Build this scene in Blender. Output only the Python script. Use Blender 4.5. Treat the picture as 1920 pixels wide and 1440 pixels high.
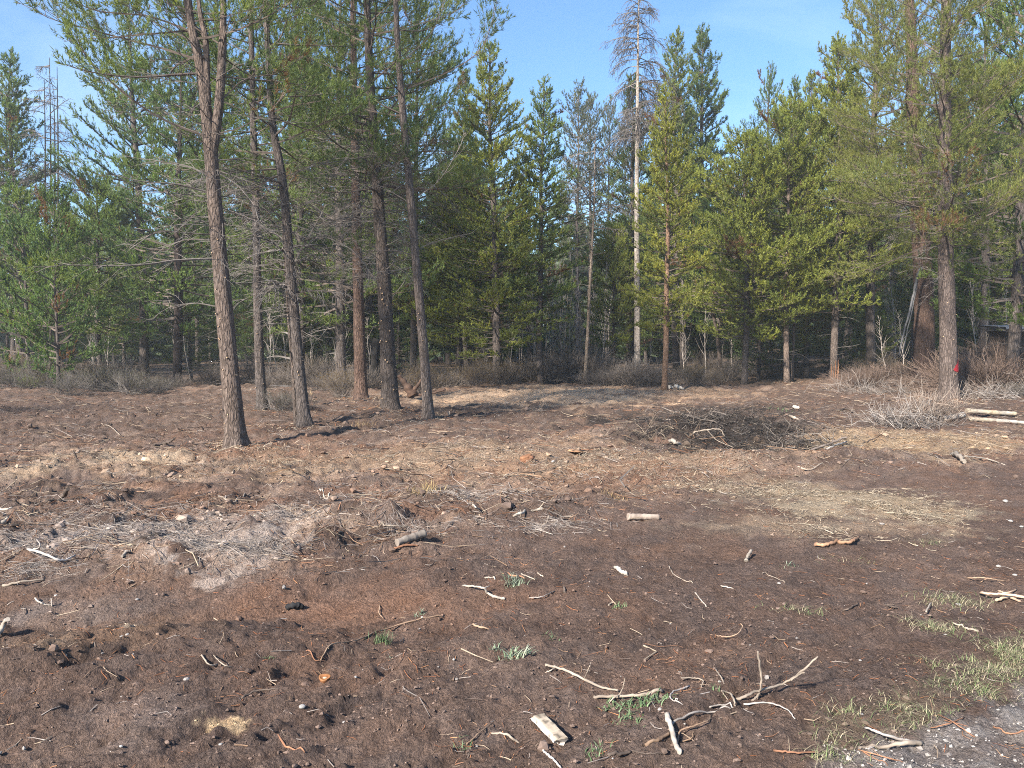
import bpy, math, random
import numpy as np
from mathutils import Vector, Matrix

scene = bpy.context.scene
for o in list(bpy.data.objects):
    bpy.data.objects.remove(o)

# ------------------------------------------------------------------ camera
F = 1450.0                     # focal length of the photograph in its pixels (1920 wide)
CAM_Z = 1.62
PITCH = math.atan(66.0 / F)    # looking slightly down
cam_d = bpy.data.cameras.new("camera")
cam_d.sensor_width = 36.0
cam_d.lens = 36.0 * F / 1920.0
cam_d.clip_end = 3000.0
cam_d.clip_start = 0.05
cam = bpy.data.objects.new("camera", cam_d)
scene.collection.objects.link(cam)
cam.location = (0, 0, CAM_Z)
cam.rotation_euler = (math.pi / 2 - PITCH, 0, 0)
scene.camera = cam

# ------------------------------------------------------------------ sky and sun
SUN_AZ = math.radians(-141)    # measured from +Y (view direction) towards +X: behind and left of the camera
SUN_EL = math.radians(34)
world = bpy.data.worlds.new("World")
scene.world = world
world.use_nodes = True
wn = world.node_tree
wn.nodes.clear()
w_out = wn.nodes.new("ShaderNodeOutputWorld")
w_bg = wn.nodes.new("ShaderNodeBackground")
w_sky = wn.nodes.new("ShaderNodeTexSky")
w_sky.sky_type = 'NISHITA'
w_sky.sun_disc = False
w_sky.sun_elevation = SUN_EL
w_sky.sun_rotation = SUN_AZ
w_sky.altitude = 1300
w_sky.air_density = 1.55
w_sky.dust_density = 0.5
w_sky.ozone_density = 8.5
# thin high cirrus, everywhere in the sky
w_tc = wn.nodes.new("ShaderNodeTexCoord")
w_map = wn.nodes.new("ShaderNodeMapping")
w_map.inputs['Rotation'].default_value = (0.2, 0.1, 0.6)
w_map.inputs['Scale'].default_value = (1.3, 2.2, 5.0)
w_noise = wn.nodes.new("ShaderNodeTexNoise")
w_noise.inputs['Scale'].default_value = 1.6
w_noise.inputs['Detail'].default_value = 7
w_noise.inputs['Roughness'].default_value = 0.55
w_noise.inputs['Distortion'].default_value = 0.6
w_ramp = wn.nodes.new("ShaderNodeMapRange")
w_ramp.inputs['From Min'].default_value = 0.46
w_ramp.inputs['From Max'].default_value = 0.80
w_ramp.inputs['To Max'].default_value = 0.42
w_mix = wn.nodes.new("ShaderNodeMix")
w_mix.data_type = 'RGBA'
w_mix.inputs['B'].default_value = (4.0, 5.2, 6.4, 1)
wn.links.new(w_tc.outputs['Generated'], w_map.inputs['Vector'])
wn.links.new(w_map.outputs['Vector'], w_noise.inputs['Vector'])
wn.links.new(w_noise.outputs['Fac'], w_ramp.inputs['Value'])
wn.links.new(w_ramp.outputs['Result'], w_mix.inputs['Factor'])
wn.links.new(w_sky.outputs['Color'], w_mix.inputs['A'])
wn.links.new(w_mix.outputs['Result'], w_bg.inputs['Color'])
wn.links.new(w_bg.outputs['Background'], w_out.inputs['Surface'])
w_bg.inputs['Strength'].default_value = 0.086

sun_d = bpy.data.lights.new("sun", 'SUN')
sun_d.energy = 5.0
sun_d.angle = math.radians(3.5)
sun_d.color = (1.0, 0.91, 0.79)
sun = bpy.data.objects.new("sun", sun_d)
scene.collection.objects.link(sun)
SUNV = Vector((math.sin(SUN_AZ) * math.cos(SUN_EL), math.cos(SUN_AZ) * math.cos(SUN_EL), math.sin(SUN_EL)))
sun.rotation_euler = (-SUNV).to_track_quat('-Z', 'Y').to_euler()
sun.location = SUNV * 60

scene.render.engine = 'CYCLES'
scene.view_settings.view_transform = 'Standard'
scene.view_settings.look = 'None'
scene.view_settings.gamma = 1.0
scene.view_settings.use_curve_mapping = False
scene.view_settings.exposure = 1.52
cy = scene.cycles
cy.max_bounces = 6
cy.diffuse_bounces = 4
cy.glossy_bounces = 2
cy.transmission_bounces = 4
cy.transparent_max_bounces = 4
cy.use_denoising = False
cy.denoiser = 'OPENIMAGEDENOISE'
cy.denoising_input_passes = 'RGB_ALBEDO_NORMAL'
cy.denoising_prefilter = 'ACCURATE'
scene.render.filter_size = 1.0
cy.filter_width = 1.0
cy.sample_clamp_indirect = 3.0

RNG = np.random.default_rng(7)
R_ = math.radians

# ------------------------------------------------------------------ noise in numpy
def _hash(ix, iy, seed):
    h = (ix.astype(np.int64) * 374761393 + iy.astype(np.int64) * 668265263 + seed * 1442695041) & 0xFFFFFFFF
    h = ((h ^ (h >> 13)) * 1274126177) & 0xFFFFFFFF
    h = (h ^ (h >> 16)) & 0xFFFFFFFF
    return h.astype(np.float64) / 4294967295.0

def vnoise(x, y, seed=0):
    x = np.asarray(x, float); y = np.asarray(y, float)
    ix = np.floor(x); iy = np.floor(y)
    fx = x - ix; fy = y - iy
    ux = fx * fx * fx * (fx * (fx * 6 - 15) + 10); uy = fy * fy * fy * (fy * (fy * 6 - 15) + 10)
    a = _hash(ix, iy, seed); b = _hash(ix + 1, iy, seed)
    c = _hash(ix, iy + 1, seed); d = _hash(ix + 1, iy + 1, seed)
    return (a + (b - a) * ux) * (1 - uy) + (c + (d - c) * ux) * uy     # 0..1

def fbm(x, y, octaves=4, seed=0, gain=0.5):
    s = 0; a = 1; t = 0
    x = np.asarray(x, float); y = np.asarray(y, float)
    for k in range(octaves):
        s = s + a * vnoise(x, y, seed + k * 17); t += a
        x, y = 0.8 * x * 2.03 - 0.6 * y * 2.03 + 11.3, 0.6 * x * 2.03 + 0.8 * y * 2.03 + 5.7
        a *= gain
    return s / t

def sst(a, b, v):
    t = np.clip((v - a) / (b - a), 0, 1)
    return t * t * (3 - 2 * t)

# ------------------------------------------------------------------ pixel of the photograph -> direction / place
_cp, _sp = math.cos(PITCH), math.sin(PITCH)
def ray(px, py):
    u = (px - 960) / F; v = -(py - 720) / F
    return np.array([u, _cp + v * _sp, -_sp + v * _cp])

def at_dist(px, py, d):
    """the point seen at (px, py) at depth y = d"""
    r = ray(px, py)
    return np.array([0, 0, CAM_Z]) + r * (d / r[1])

def flat_at(px, py):
    r = ray(px, py)
    t = -CAM_Z / r[2]
    return r[0] * t, r[1] * t

# ------------------------------------------------------------------ shape of the ground
def bump2(x, y, cx, cy, rx, ry, p=1.0):
    return np.exp(-(((x - cx) / rx) ** 2 + ((y - cy) / ry) ** 2) * p)

# furrows left by the machine, where the photograph shows them
RUTS = [[flat_at(*p) for p in l] for l in ([(560, 1262), (500, 1305), (430, 1345), (330, 1410)], [(745, 1262), (690, 1292), (630, 1318), (580, 1352), (500, 1400)], [(1010, 1010), (850, 1040), (640, 1078), (430, 1100)],
        [(470, 1150), (360, 1185), (250, 1235), (100, 1290)], [(1230, 1440), (1330, 1330), (1480, 1225), (1660, 1165)])]
_ANG = np.array([-1.2, -0.66, -0.30, -0.04, 0.15, 0.37, 0.66, 1.2])
_DB = np.array([4.9, 5.2, 5.7, 6.5, 7.6, 9.6, 10.2, 10.6])
def rough_mask(x, y):
    """0 on the smooth scraped soil near the camera, 1 on the churned mulch"""
    ang = x / np.maximum(y, 1.0)
    db = np.interp(ang, _ANG, _DB)
    n = (fbm(x * 0.9, y * 0.9, 3, 91) - 0.5) * 2.2
    m = sst(-0.5, 0.7, y - db + n)
    return m

def macro(x, y):
    x = np.asarray(x, float); y = np.asarray(y, float)
    far = sst(3.0, 12.0, y)
    h = (fbm(x / 6.5, y / 6.5, 3, 3) - 0.5) * 0.34 * far
    h = h + (fbm(x / 1.9, y / 1.9, 2, 5) - 0.5) * 0.13 * sst(4.0, 8.0, y)
    h = h + (fbm(x / 1.2, y / 1.2, 2, 6) - 0.5) * 0.05
    h = h + 0.16 * bump2(x, y, 2.6, 27.0, 3.2, 1.6)               # pale heap by the leaning pole
    h = h + 0.12 * bump2(x, y, -1.0, 27.5, 3.0, 1.2)
    h = h - 0.12 * bump2(x, y, 3.9, 12.4, 1.8, 0.8)               # burnt hollow
    h = h + 0.30 * bump2(x, y, 3.3, 14.3, 2.2, 0.8) * 0.9 * (0.6 + 0.8 * fbm(x * 1.6, y * 2, 3, 14))               # its far bank
    h = h + 0.14 * bump2(x, y, 3.6, 10.6, 2.6, 0.6)               # its near lip
    h = h + 0.10 * bump2(x, y, -2.7, 5.9, 1.3, 0.55)              # mat of torn roots
    h = h + 0.12 * bump2(x, y, -1.5, 6.9, 1.0, 0.6)
    h = h - 0.07 * bump2(x, y, -1.9, 4.6, 2.6, 0.35)              # scraped track in front of it
    h = h + 0.05 * bump2(x, y, -1.9, 3.9, 1.1, 0.4)
    h = h + 0.09 * bump2(x, y, -1.75, 4.3, 0.55, 0.30) + 0.07 * bump2(x, y, -2.4, 3.6, 0.5, 0.25)
    h = h + (fbm((x * -0.77 + y * 0.64) * 2.6, (x * 0.64 + y * 0.77) * 0.7, 3, 9) - 0.5) * 0.16 * sst(1.6, -0.8, x) * sst(7.5, 5.5, y)
    h = h + 0.55 * sst(9.0, 22.0, x) * sst(16.0, 34.0, y)         # ground rises to the right
    h = h + 0.30 * sst(34.0, 70.0, y) + 5.0 * sst(72.0, 150.0, y)
    return h

def fine(x, y):
    m = rough_mask(x, y)
    far = np.maximum(1.0, y / 14.0)
    h = (fbm(x * 2.6, y * 2.6, 3, 21) - 0.5) * (0.03 + 0.17 * m)
    r = np.abs(fbm(x * 5.5 + 4, y * 8.0, 3, 33) - 0.5) * 2
    h = h + (0.32 - r) * (0.016 + 0.075 * m)
    h = h + (fbm(x * 17, y * 20, 3, 41) - 0.5) * (0.034 + 0.055 * m)
    h = h + (fbm(x * 36 + 3, y * 40, 2, 47) - 0.5) * (0.026 + 0.010 * m) * sst(16.0, 7.0, y)
    # tyre and blade furrows running up to the right across the scraped soil
    s = x * -0.77 + y * 0.64; al = x * 0.64 + y * 0.77
    lm = (1 - m) * sst(1.4, -0.4, x)
    h = h + (fbm(s * 10, al * 1.7, 4, 51, 0.6) - 0.5) * 0.075 * lm
    h = h + (fbm(s * 24, al * 5.0, 3, 52, 0.6) - 0.5) * 0.042 * (1 - m) * sst(12.0, 6.0, y)
    fur = np.abs(((s * 3.3 + fbm(x * 0.7, y * 0.7, 2, 8) * 3.0) % 1.0) - 0.5) * 2
    h = h + (sst(0.0, 0.4, fur) - 1) * 0.014 * (1 - m) * sst(0.46, 0.62, fbm(x * 0.9 + 7, y * 0.9, 2, 12)) * sst(1.2, -0.6, x)
    # lumpy heaps of torn roots
    mt = np.exp(-(((x + 2.5) / 1.6) ** 2 + ((y - 6.3) / 0.9) ** 2)) + np.exp(-(((x + 0.3) / 1.4) ** 2 + ((y - 7.2) / 0.9) ** 2))
    h = h + (fbm(x * 4.2, y * 6.0, 4, 57, 0.6) - 0.42) * 0.20 * np.clip(mt, 0, 1)
    for ln in RUTS:
        dd = np.full(np.shape(x), 9.0)
        for (ax, ay), (bx, by) in zip(ln[:-1], ln[1:]):
            ex, ey = bx - ax, by - ay
            t = np.clip(((x - ax) * ex + (y - ay) * ey) / (ex * ex + ey * ey), 0, 1)
            dd = np.minimum(dd, np.hypot(x - ax - t * ex, y - ay - t * ey))
        dd = dd + (fbm(x * 8, y * 8, 2, 63) - 0.5) * 0.05
        h = h - 0.026 * np.exp(-(dd / 0.035) ** 2) + 0.012 * np.exp(-((dd - 0.075) / 0.04) ** 2)
    tread = np.sin(x * 40 + np.sin(y * 9) * 1.5) * np.sin(y * 46 + x * 12)
    h = h + tread * 0.011 * bump2(x, y, 0.95, 3.15, 0.75, 0.5) * fbm(x * 6, y * 6, 2, 77) * 1.6
    return h

def gz(x, y):
    x = np.asarray(x, float); y = np.asarray(y, float)
    return macro(x, y) + fine(x, y)

def at(px, py, h=0.0):
    """where the line of sight through (px, py) meets the ground raised by h"""
    r = ray(px, py)
    x, y = flat_at(px, py)
    for _ in range(8):
        z = float(gz(x, y)) + h
        t = (z - CAM_Z) / r[2]
        t = min(max(t, 0.5), 80)
        nx, ny = r[0] * t, r[1] * t
        x, y = 0.6 * nx + 0.4 * x, 0.6 * ny + 0.4 * y
    return np.array([x, y, float(gz(x, y)) + h])

def spot(px, d):
    """ground point in the column px at depth d"""
    x = (px - 960) / F * d * 1.0
    return np.array([x, d, float(gz(x, d))])

# ------------------------------------------------------------------ mesh helpers
def link(o, parent=None):
    scene.collection.objects.link(o)
    if parent is not None:
        o.parent = parent
    return o

def mesh_np(name, V, faces, mats=(), midx=None, col=None, smooth=False, tint=None):
    """faces: list of int arrays (n,k); midx: one material index per block"""
    me = bpy.data.meshes.new(name)
    V = np.asarray(V, np.float32)
    faces = [np.asarray(f, np.int32) for f in faces if len(f)]
    nl = sum(f.size for f in faces); npoly = sum(len(f) for f in faces)
    me.vertices.add(len(V)); me.vertices.foreach_set("co", V.ravel())
    me.loops.add(nl); me.polygons.add(npoly)
    me.loops.foreach_set("vertex_index", np.concatenate([f.ravel() for f in faces]))
    tot = np.concatenate([np.full(len(f), f.shape[1], np.int32) for f in faces])
    start = np.concatenate([[0], np.cumsum(tot)[:-1]]).astype(np.int32)
    me.polygons.foreach_set("loop_start", start)
    me.polygons.foreach_set("loop_total", tot)
    if midx is not None:
        mi = np.concatenate([np.full(len(f), m, np.int32) for f, m in zip(faces, midx)])
        me.polygons.foreach_set("material_index", mi)
    if smooth is True:
        me.polygons.foreach_set("use_smooth", np.ones(npoly, bool))
    elif isinstance(smooth, (list, tuple)):
        me.polygons.foreach_set("use_smooth", np.concatenate([np.full(len(f), bool(s)) for f, s in zip(faces, smooth)]))
    else:
        me.polygons.foreach_set("use_smooth", np.zeros(npoly, bool))
    for m in mats:
        me.materials.append(m)
    if col is not None:
        ca = me.attributes.new("col", 'FLOAT_COLOR', 'POINT')
        c4 = np.ones((len(V), 4), np.float32); c4[:, :3] = col
        ca.data.foreach_set("color", c4.ravel())
    if tint is not None:
        ta = me.attributes.new("tint", 'FLOAT', 'POINT')
        ta.data.foreach_set("value", np.asarray(tint, np.float32))
    me.update(calc_edges=True)
    me.validate()
    return me

def nrm(a):
    return a / np.maximum(np.linalg.norm(a, axis=-1, keepdims=True), 1e-9)

def tubes(P, R, S=5, cap=True):
    """P (N,K,3) polylines, R (N,K) radii -> verts, quads, caps"""
    P = np.asarray(P, float); R = np.asarray(R, float)
    if P.ndim == 2:
        P = P[None]; R = R[None]
    N, K, _ = P.shape
    T = np.empty_like(P)
    T[:, 1:-1] = P[:, 2:] - P[:, :-2]; T[:, 0] = P[:, 1] - P[:, 0]; T[:, -1] = P[:, -1] - P[:, -2]
    T = nrm(T)
    ref = np.zeros((N, 1, 3)); ref[..., 0] = 0.31; ref[..., 1] = 0.27; ref[..., 2] = 0.91
    main = np.abs((T.mean(1, keepdims=True) * ref).sum(-1, keepdims=True)) > 0.85
    ref = np.where(main, np.array([[[0.93, -0.31, 0.11]]]), ref)
    A = nrm(np.cross(T, np.broadcast_to(ref, T.shape)))
    B = np.cross(T, A)
    th = np.arange(S) * 2 * math.pi / S
    ring = (A[:, :, None, :] * np.cos(th)[None, None, :, None] + B[:, :, None, :] * np.sin(th)[None, None, :, None])
    V = P[:, :, None, :] + ring * R[:, :, None, None]
    idx = np.arange(N * K * S).reshape(N, K, S)
    a = idx[:, :-1, :]; b = np.roll(a, -1, axis=2); d = idx[:, 1:, :]; c = np.roll(d, -1, axis=2)
    quads = np.stack([a, b, c, d], -1).reshape(-1, 4)[:, ::-1]
    caps = np.concatenate([idx[:, 0, :], idx[:, -1, ::-1]], 0) if cap else np.zeros((0, S), int)
    return V.reshape(-1, 3), quads, caps

def merge(blocks):
    """blocks: list of (V, [faces...]) -> V, [faces...] with the same number of face lists"""
    off = 0; Vs = []; n = max(len(b[1]) for b in blocks)
    out = [[] for _ in range(n)]
    for V, fs in blocks:
        Vs.append(V)
        for i, f in enumerate(fs):
            if len(f):
                out[i].append(np.asarray(f) + off)
        off += len(V)
    return np.concatenate(Vs), [np.concatenate(o) if o else np.zeros((0, 3), int) for o in out]

def catmull(pts, n):
    pts = np.asarray(pts, float)
    k = len(pts)
    p = np.concatenate([[2 * pts[0] - pts[1]], pts, [2 * pts[-1] - pts[-2]]])
    t = np.linspace(0, k - 1 - 1e-6, n)
    i = t.astype(int); f = (t - i)[:, None]
    p0, p1, p2, p3 = p[i], p[i + 1], p[i + 2], p[i + 3]
    return 0.5 * (2 * p1 + (p2 - p0) * f + (2 * p0 - 5 * p1 + 4 * p2 - p3) * f ** 2 + (3 * p1 - p0 - 3 * p2 + p3) * f ** 3)

def thing(name, label, cat, loc=(0, 0, 0), group=None):
    o = bpy.data.objects.new(name, None)
    o.empty_display_size = 0.2
    link(o)
    o.location = loc
    o['label'] = label; o['category'] = cat
    if group:
        o['group'] = group
    return o

def tag(o, label, cat, group=None):
    o['label'] = label; o['category'] = cat
    if group:
        o['group'] = group
    return o

def part(name, me, parent, color=None):
    o = bpy.data.objects.new(name, me)
    link(o, parent)
    if color is not None:
        o.color = (*color, 1)
    return o

# ------------------------------------------------------------------ materials
class NT:
    def __init__(self, name):
        self.m = bpy.data.materials.new(name); self.m.use_nodes = True
        self.t = self.m.node_tree; self.t.nodes.clear()
        self.out = self.n("ShaderNodeOutputMaterial")
    def n(self, typ, **kw):
        nd = self.t.nodes.new(typ)
        for k, v in kw.items():
            if k.startswith("i_"):
                nd.inputs[k[2:].replace("_", " ")].default_value = v
            else:
                setattr(nd, k, v)
        return nd
    def l(self, a, b):
        self.t.links.new(a, b)
    def noise(self, vec, scale, detail=4, rough=0.55, dist=0.0):
        nd = self.n("ShaderNodeTexNoise", i_Scale=scale, i_Detail=detail, i_Roughness=rough, i_Distortion=dist)
        if vec is not None:
            self.l(vec, nd.inputs['Vector'])
        return nd.outputs['Fac']
    def maprange(self, v, a, b, c, d):
        nd = self.n("ShaderNodeMapRange")
        nd.inputs['From Min'].default_value = a; nd.inputs['From Max'].default_value = b
        nd.inputs['To Min'].default_value = c; nd.inputs['To Max'].default_value = d
        self.l(v, nd.inputs['Value'])
        return nd.outputs['Result']
    def mix(self, fac, a, b, blend='MIX'):
        nd = self.n("ShaderNodeMix", data_type='RGBA', blend_type=blend)
        for s, v in (('Factor', fac), ('A', a), ('B', b)):
            if hasattr(v, 'links'):
                self.l(v, nd.inputs[s])
            elif s == 'Factor':
                nd.inputs[s].default_value = v
            else:
                nd.inputs[s].default_value = (*v, 1)
        return nd.outputs['Result']
    def mathn(self, op, a, b):
        nd = self.n("ShaderNodeMath", operation=op)
        for i, v in enumerate((a, b)):
            if hasattr(v, 'links'):
                self.l(v, nd.inputs[i])
            else:
                nd.inputs[i].default_value = v
        return nd.outputs[0]
    def mapping(self, vec, scale, rot=(0, 0, 0)):
        nd = self.n("ShaderNodeMapping")
        nd.inputs['Scale'].default_value = scale; nd.inputs['Rotation'].default_value = rot
        self.l(vec, nd.inputs['Vector'])
        return nd.outputs['Vector']
    def finish(self, color, rough=0.9, bump=None, bstr=0.5, bdist=0.02, spec=0.2):
        b = self.n("ShaderNodeBsdfPrincipled")
        if hasattr(color, 'links'):
            self.l(color, b.inputs['Base Color'])
        else:
            b.inputs['Base Color'].default_value = (*color, 1)
        b.inputs['Roughness'].default_value = rough
        b.inputs['Specular IOR Level'].default_value = spec
        if bump is not None:
            bn = self.n("ShaderNodeBump")
            bn.inputs['Strength'].default_value = bstr
            bn.inputs['Distance'].default_value = bdist
            self.l(bump, bn.inputs['Height'])
            self.l(bn.outputs['Normal'], b.inputs['Normal'])
        self.l(b.outputs['BSDF'], self.out.inputs['Surface'])
        return self.m

def mat_ground():
    k = NT("ground_soil")
    geo = k.n("ShaderNodeNewGeometry").outputs['Position']
    col = k.n("ShaderNodeAttribute", attribute_name="col").outputs['Color']
    n1 = k.noise(geo, 9, 6, 0.65)
    n2 = k.noise(geo, 70, 5, 0.7)
    n3 = k.noise(geo, 260, 3, 0.6)
    v = k.mathn('MULTIPLY', k.maprange(n1, 0.3, 0.7, 0.80, 1.20), k.maprange(n2, 0.3, 0.7, 0.52, 1.50))
    v = k.mathn('MULTIPLY', v, k.maprange(n3, 0.3, 0.7, 0.72, 1.28))
    hue = k.mix(k.maprange(k.noise(geo, 3.1, 4, 0.6), 0.38, 0.66, 0, 1), (0.98, 1.0, 1.03), (1.07, 0.99, 0.93))
    c = k.mix(1.0, col, hue, 'MULTIPLY')
    vv = k.n("ShaderNodeCombineColor")
    for s in ('Red', 'Green', 'Blue'):
        k.l(v, vv.inputs[s])
    c = k.mix(1.0, c, vv.outputs['Color'], 'MULTIPLY')
    # grains: pale and rusty specks of wood and needle
    vo = k.n("ShaderNodeTexVoronoi", feature='F1'); vo.inputs['Scale'].default_value = 55
    k.l(geo, vo.inputs['Vector'])
    sp = k.mathn('MULTIPLY', k.maprange(vo.outputs['Distance'], 0.0, 0.16, 1, 0), k.maprange(k.noise(geo, 22, 2), 0.55, 0.62, 0, 1))
    c = k.mix(k.mathn('MULTIPLY', sp, 0.8), c, (0.26, 0.19, 0.13))
    h = k.mathn('ADD', k.mathn('MULTIPLY', n2, 0.7), k.mathn('MULTIPLY', n3, 0.35))
    h = k.mathn('ADD', h, k.mathn('MULTIPLY', k.noise(geo, 24, 5, 0.6), 1.3))
    return k.finish(c, 0.95, h, 1.0, 0.05, 0.1)

def mat_attr(name, rough=0.9, var=0.35, scale=60, spec=0.15, bump=0.4, stretch=(1, 1, 1)):
    """colour from the mesh's own colour attribute, broken by grain"""
    k = NT(name)
    tc = k.mapping(k.n("ShaderNodeTexCoord").outputs['Object'], stretch)
    col = k.n("ShaderNodeAttribute", attribute_name="col").outputs['Color']
    n = k.noise(tc, scale, 5, 0.65)
    n2 = k.noise(tc, scale * 0.17, 4, 0.6)
    v = k.mathn('MULTIPLY', k.maprange(n, 0.3, 0.7, 1 - var, 1 + var), k.maprange(n2, 0.3, 0.7, 1 - var, 1 + var))
    vv = k.n("ShaderNodeCombineColor")
    for s in ('Red', 'Green', 'Blue'):
        k.l(v, vv.inputs[s])
    return k.finish(k.mix(1.0, col, vv.outputs['Color'], 'MULTIPLY'), rough, n, bump, 0.008, spec)

def mat_bark(name, c1, c2, c3, scale=1.0, spots=None):
    k = NT(name)
    obj = k.n("ShaderNodeTexCoord").outputs['Object']
    tint = k.n("ShaderNodeObjectInfo").outputs['Color']
    st = k.mapping(obj, (11 * scale, 11 * scale, 2.6 * scale))
    vo = k.n("ShaderNodeTexVoronoi", feature='DISTANCE_TO_EDGE')
    vo.inputs['Scale'].default_value = 1.9
    wob = k.n("ShaderNodeTexNoise", i_Scale=1.6, i_Detail=3.0)
    k.l(st, wob.inputs['Vector'])
    add = k.n("ShaderNodeVectorMath", operation='MULTIPLY_ADD')
    k.l(wob.outputs['Color'], add.inputs[0]); add.inputs[1].default_value = (0.9, 0.9, 0.9); k.l(st, add.inputs[2])
    k.l(add.outputs[0], vo.inputs['Vector'])
    crack = k.maprange(vo.outputs['Distance'], 0.0, 0.20, 0, 1)
    n1 = k.noise(st, 1.1, 6, 0.65)
    n2 = k.noise(obj, 1.3, 4, 0.6)
    n3 = k.noise(k.mapping(obj, (60, 60, 16)), 1.0, 4, 0.7)
    c = k.mix(k.maprange(n1, 0.32, 0.68, 0, 1), c1, c2)
    c = k.mix(k.maprange(n2, 0.42, 0.72, 0, 0.85), c, c3)
    c = k.mix(k.maprange(crack, 0.0, 1.0, 0.62, 0.0), c, tuple(0.32 * v for v in c1))
    vv = k.n("ShaderNodeCombineColor")
    v3 = k.maprange(n3, 0.3, 0.7, 0.7, 1.3)
    for s in ('Red', 'Green', 'Blue'):
        k.l(v3, vv.inputs[s])
    c = k.mix(1.0, c, vv.outputs['Color'], 'MULTIPLY')
    c = k.mix(1.0, c, tint, 'MULTIPLY')
    if spots:
        c = k.mix(k.maprange(k.noise(obj, 3.2, 5, 0.7), 0.58, 0.63, 0, 0.85), c, spots)
    h = k.mathn('ADD', k.mathn('MULTIPLY', crack, 0.8), k.mathn('MULTIPLY', n3, 0.7))
    h = k.mathn('ADD', h, n1)
    return k.finish(c, 0.92, h, 0.8, 0.03, 0.12)

def mat_needles(name, c1, c2, dead=(0.16, 0.088, 0.045)):
    k = NT(name)
    tint = k.n("ShaderNodeAttribute", attribute_name="tint").outputs['Fac']
    oc = k.n("ShaderNodeObjectInfo").outputs['Color']
    pos = k.n("ShaderNodeNewGeometry").outputs['Position']
    c = k.mix(k.maprange(tint, 0.0, 0.95, 0, 1), c1, c2)
    c = k.mix(1.0, c, oc, 'MULTIPLY')
    big = k.noise(pos, 0.55, 3, 0.6)
    c = k.mix(k.maprange(big, 0.5, 0.7, 0, 0.35), c, tuple(v * f for v, f in zip(c2, (1.22, 1.08, 0.75))))
    c = k.mix(k.maprange(tint, 0.965, 0.985, 0, 1), c, dead)
    b = k.n("ShaderNodeBsdfPrincipled")
    k.l(c, b.inputs['Base Color']); b.inputs['Roughness'].default_value = 0.55
    b.inputs['Specular IOR Level'].default_value = 0.35
    t = k.n("ShaderNodeBsdfTranslucent")
    k.l(k.mix(1.0, c, (1.25, 1.15, 0.6), 'MULTIPLY'), t.inputs['Color'])
    ms = k.n("ShaderNodeMixShader"); ms.inputs['Fac'].default_value = 0.48
    k.l(b.outputs['BSDF'], ms.inputs[1]); k.l(t.outputs['BSDF'], ms.inputs[2])
    k.l(ms.outputs['Shader'], k.out.inputs['Surface'])
    return k.m

def mat_twig(name, c1, c2):
    k = NT(name)
    obj = k.n("ShaderNodeTexCoord").outputs['Object']
    oc = k.n("ShaderNodeObjectInfo").outputs['Color']
    n = k.noise(obj, 3.5, 5, 0.7)
    c = k.mix(k.maprange(n, 0.35, 0.65, 0, 1), c1, c2)
    return k.finish(c, 0.9, k.noise(obj, 60, 3), 0.4, 0.01, 0.1)

M = {}
M['ground'] = mat_ground()
M['litter'] = mat_attr("dry_litter", 0.9, 0.22, 40)
M['stick'] = mat_attr("weathered_wood", 0.85, 0.40, 9, 0.2, 0.6)
M['stone'] = mat_attr("stone", 0.9, 0.25, 40, 0.25, 0.5)
M['blade'] = mat_attr("grass_blades", 0.75, 0.15, 30)
M['bark_brown'] = mat_bark("brown_pine_bark", (0.112, 0.085, 0.070), (0.190, 0.146, 0.122), (0.142, 0.114, 0.100))
M['bark_grey'] = mat_bark("grey_pine_bark", (0.088, 0.073, 0.065), (0.158, 0.134, 0.122), (0.118, 0.096, 0.085))
M['bark_red'] = mat_bark("red_brown_pine_bark", (0.105, 0.068, 0.053), (0.165, 0.108, 0.084), (0.12, 0.086, 0.07))
M['bark_pale'] = mat_bark("pale_dead_trunk", (0.34, 0.29, 0.245), (0.52, 0.47, 0.42), (0.42, 0.36, 0.31), 1.0, (0.17, 0.125, 0.095))
M['twig'] = mat_twig("twig_bark", (0.075, 0.058, 0.048), (0.16, 0.132, 0.115))
M['twig_dead'] = mat_twig("dead_twig", (0.075, 0.064, 0.058), (0.185, 0.168, 0.155))
M['twig_bush'] = mat_twig("shrub_twig", (0.085, 0.070, 0.060), (0.18, 0.155, 0.135))
M['needles'] = mat_needles("pine_needles", (0.084, 0.125, 0.050), (0.208, 0.248, 0.078))
M['needles_dull'] = mat_needles("grey_green_needles", (0.085, 0.108, 0.065), (0.165, 0.185, 0.10))

# pines outside the picture, left of the camera: (x, y, height, kind)
BEHIND = [(-27, 3, 16, 'wide2'), (-20, -13, 15, 'thin')]

# ------------------------------------------------------------------ trees
UP = np.array([0, 0, 1.0])

def trunk_geo(path, radii, S=14, rough=0.06, flare=0.0, seed=0, n=46):
    """bumpy tapered trunk along path"""
    P = catmull(path, n)
    z = np.linspace(0, 1, n)
    R = np.interp(z, np.linspace(0, 1, len(radii)), radii)
    L = np.concatenate([[0], np.cumsum(np.linalg.norm(np.diff(P, axis=0), axis=1))])
    R = R * (1 + flare * np.exp(-L / 0.22))
    V, q, c = tubes(P, R, S)
    V = V.reshape(n, S, 3)
    th = np.arange(S) / S * 2 * math.pi
    dd = V - P[:, None, :]
    nz = fbm(np.cos(th)[None] * 1.6 + 10 + L[:, None] * 0.7, np.sin(th)[None] * 1.6 + L[:, None] * 1.6, 3, seed) - 0.5
    root = (np.sin(th * 5 + seed)[None] * 0.5) * np.exp(-L / 0.18)[:, None] * flare
    V = P[:, None, :] + dd * (1 + rough * 3.0 * nz + root)[..., None]
    return V.reshape(-1, 3), [q, c]

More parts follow.
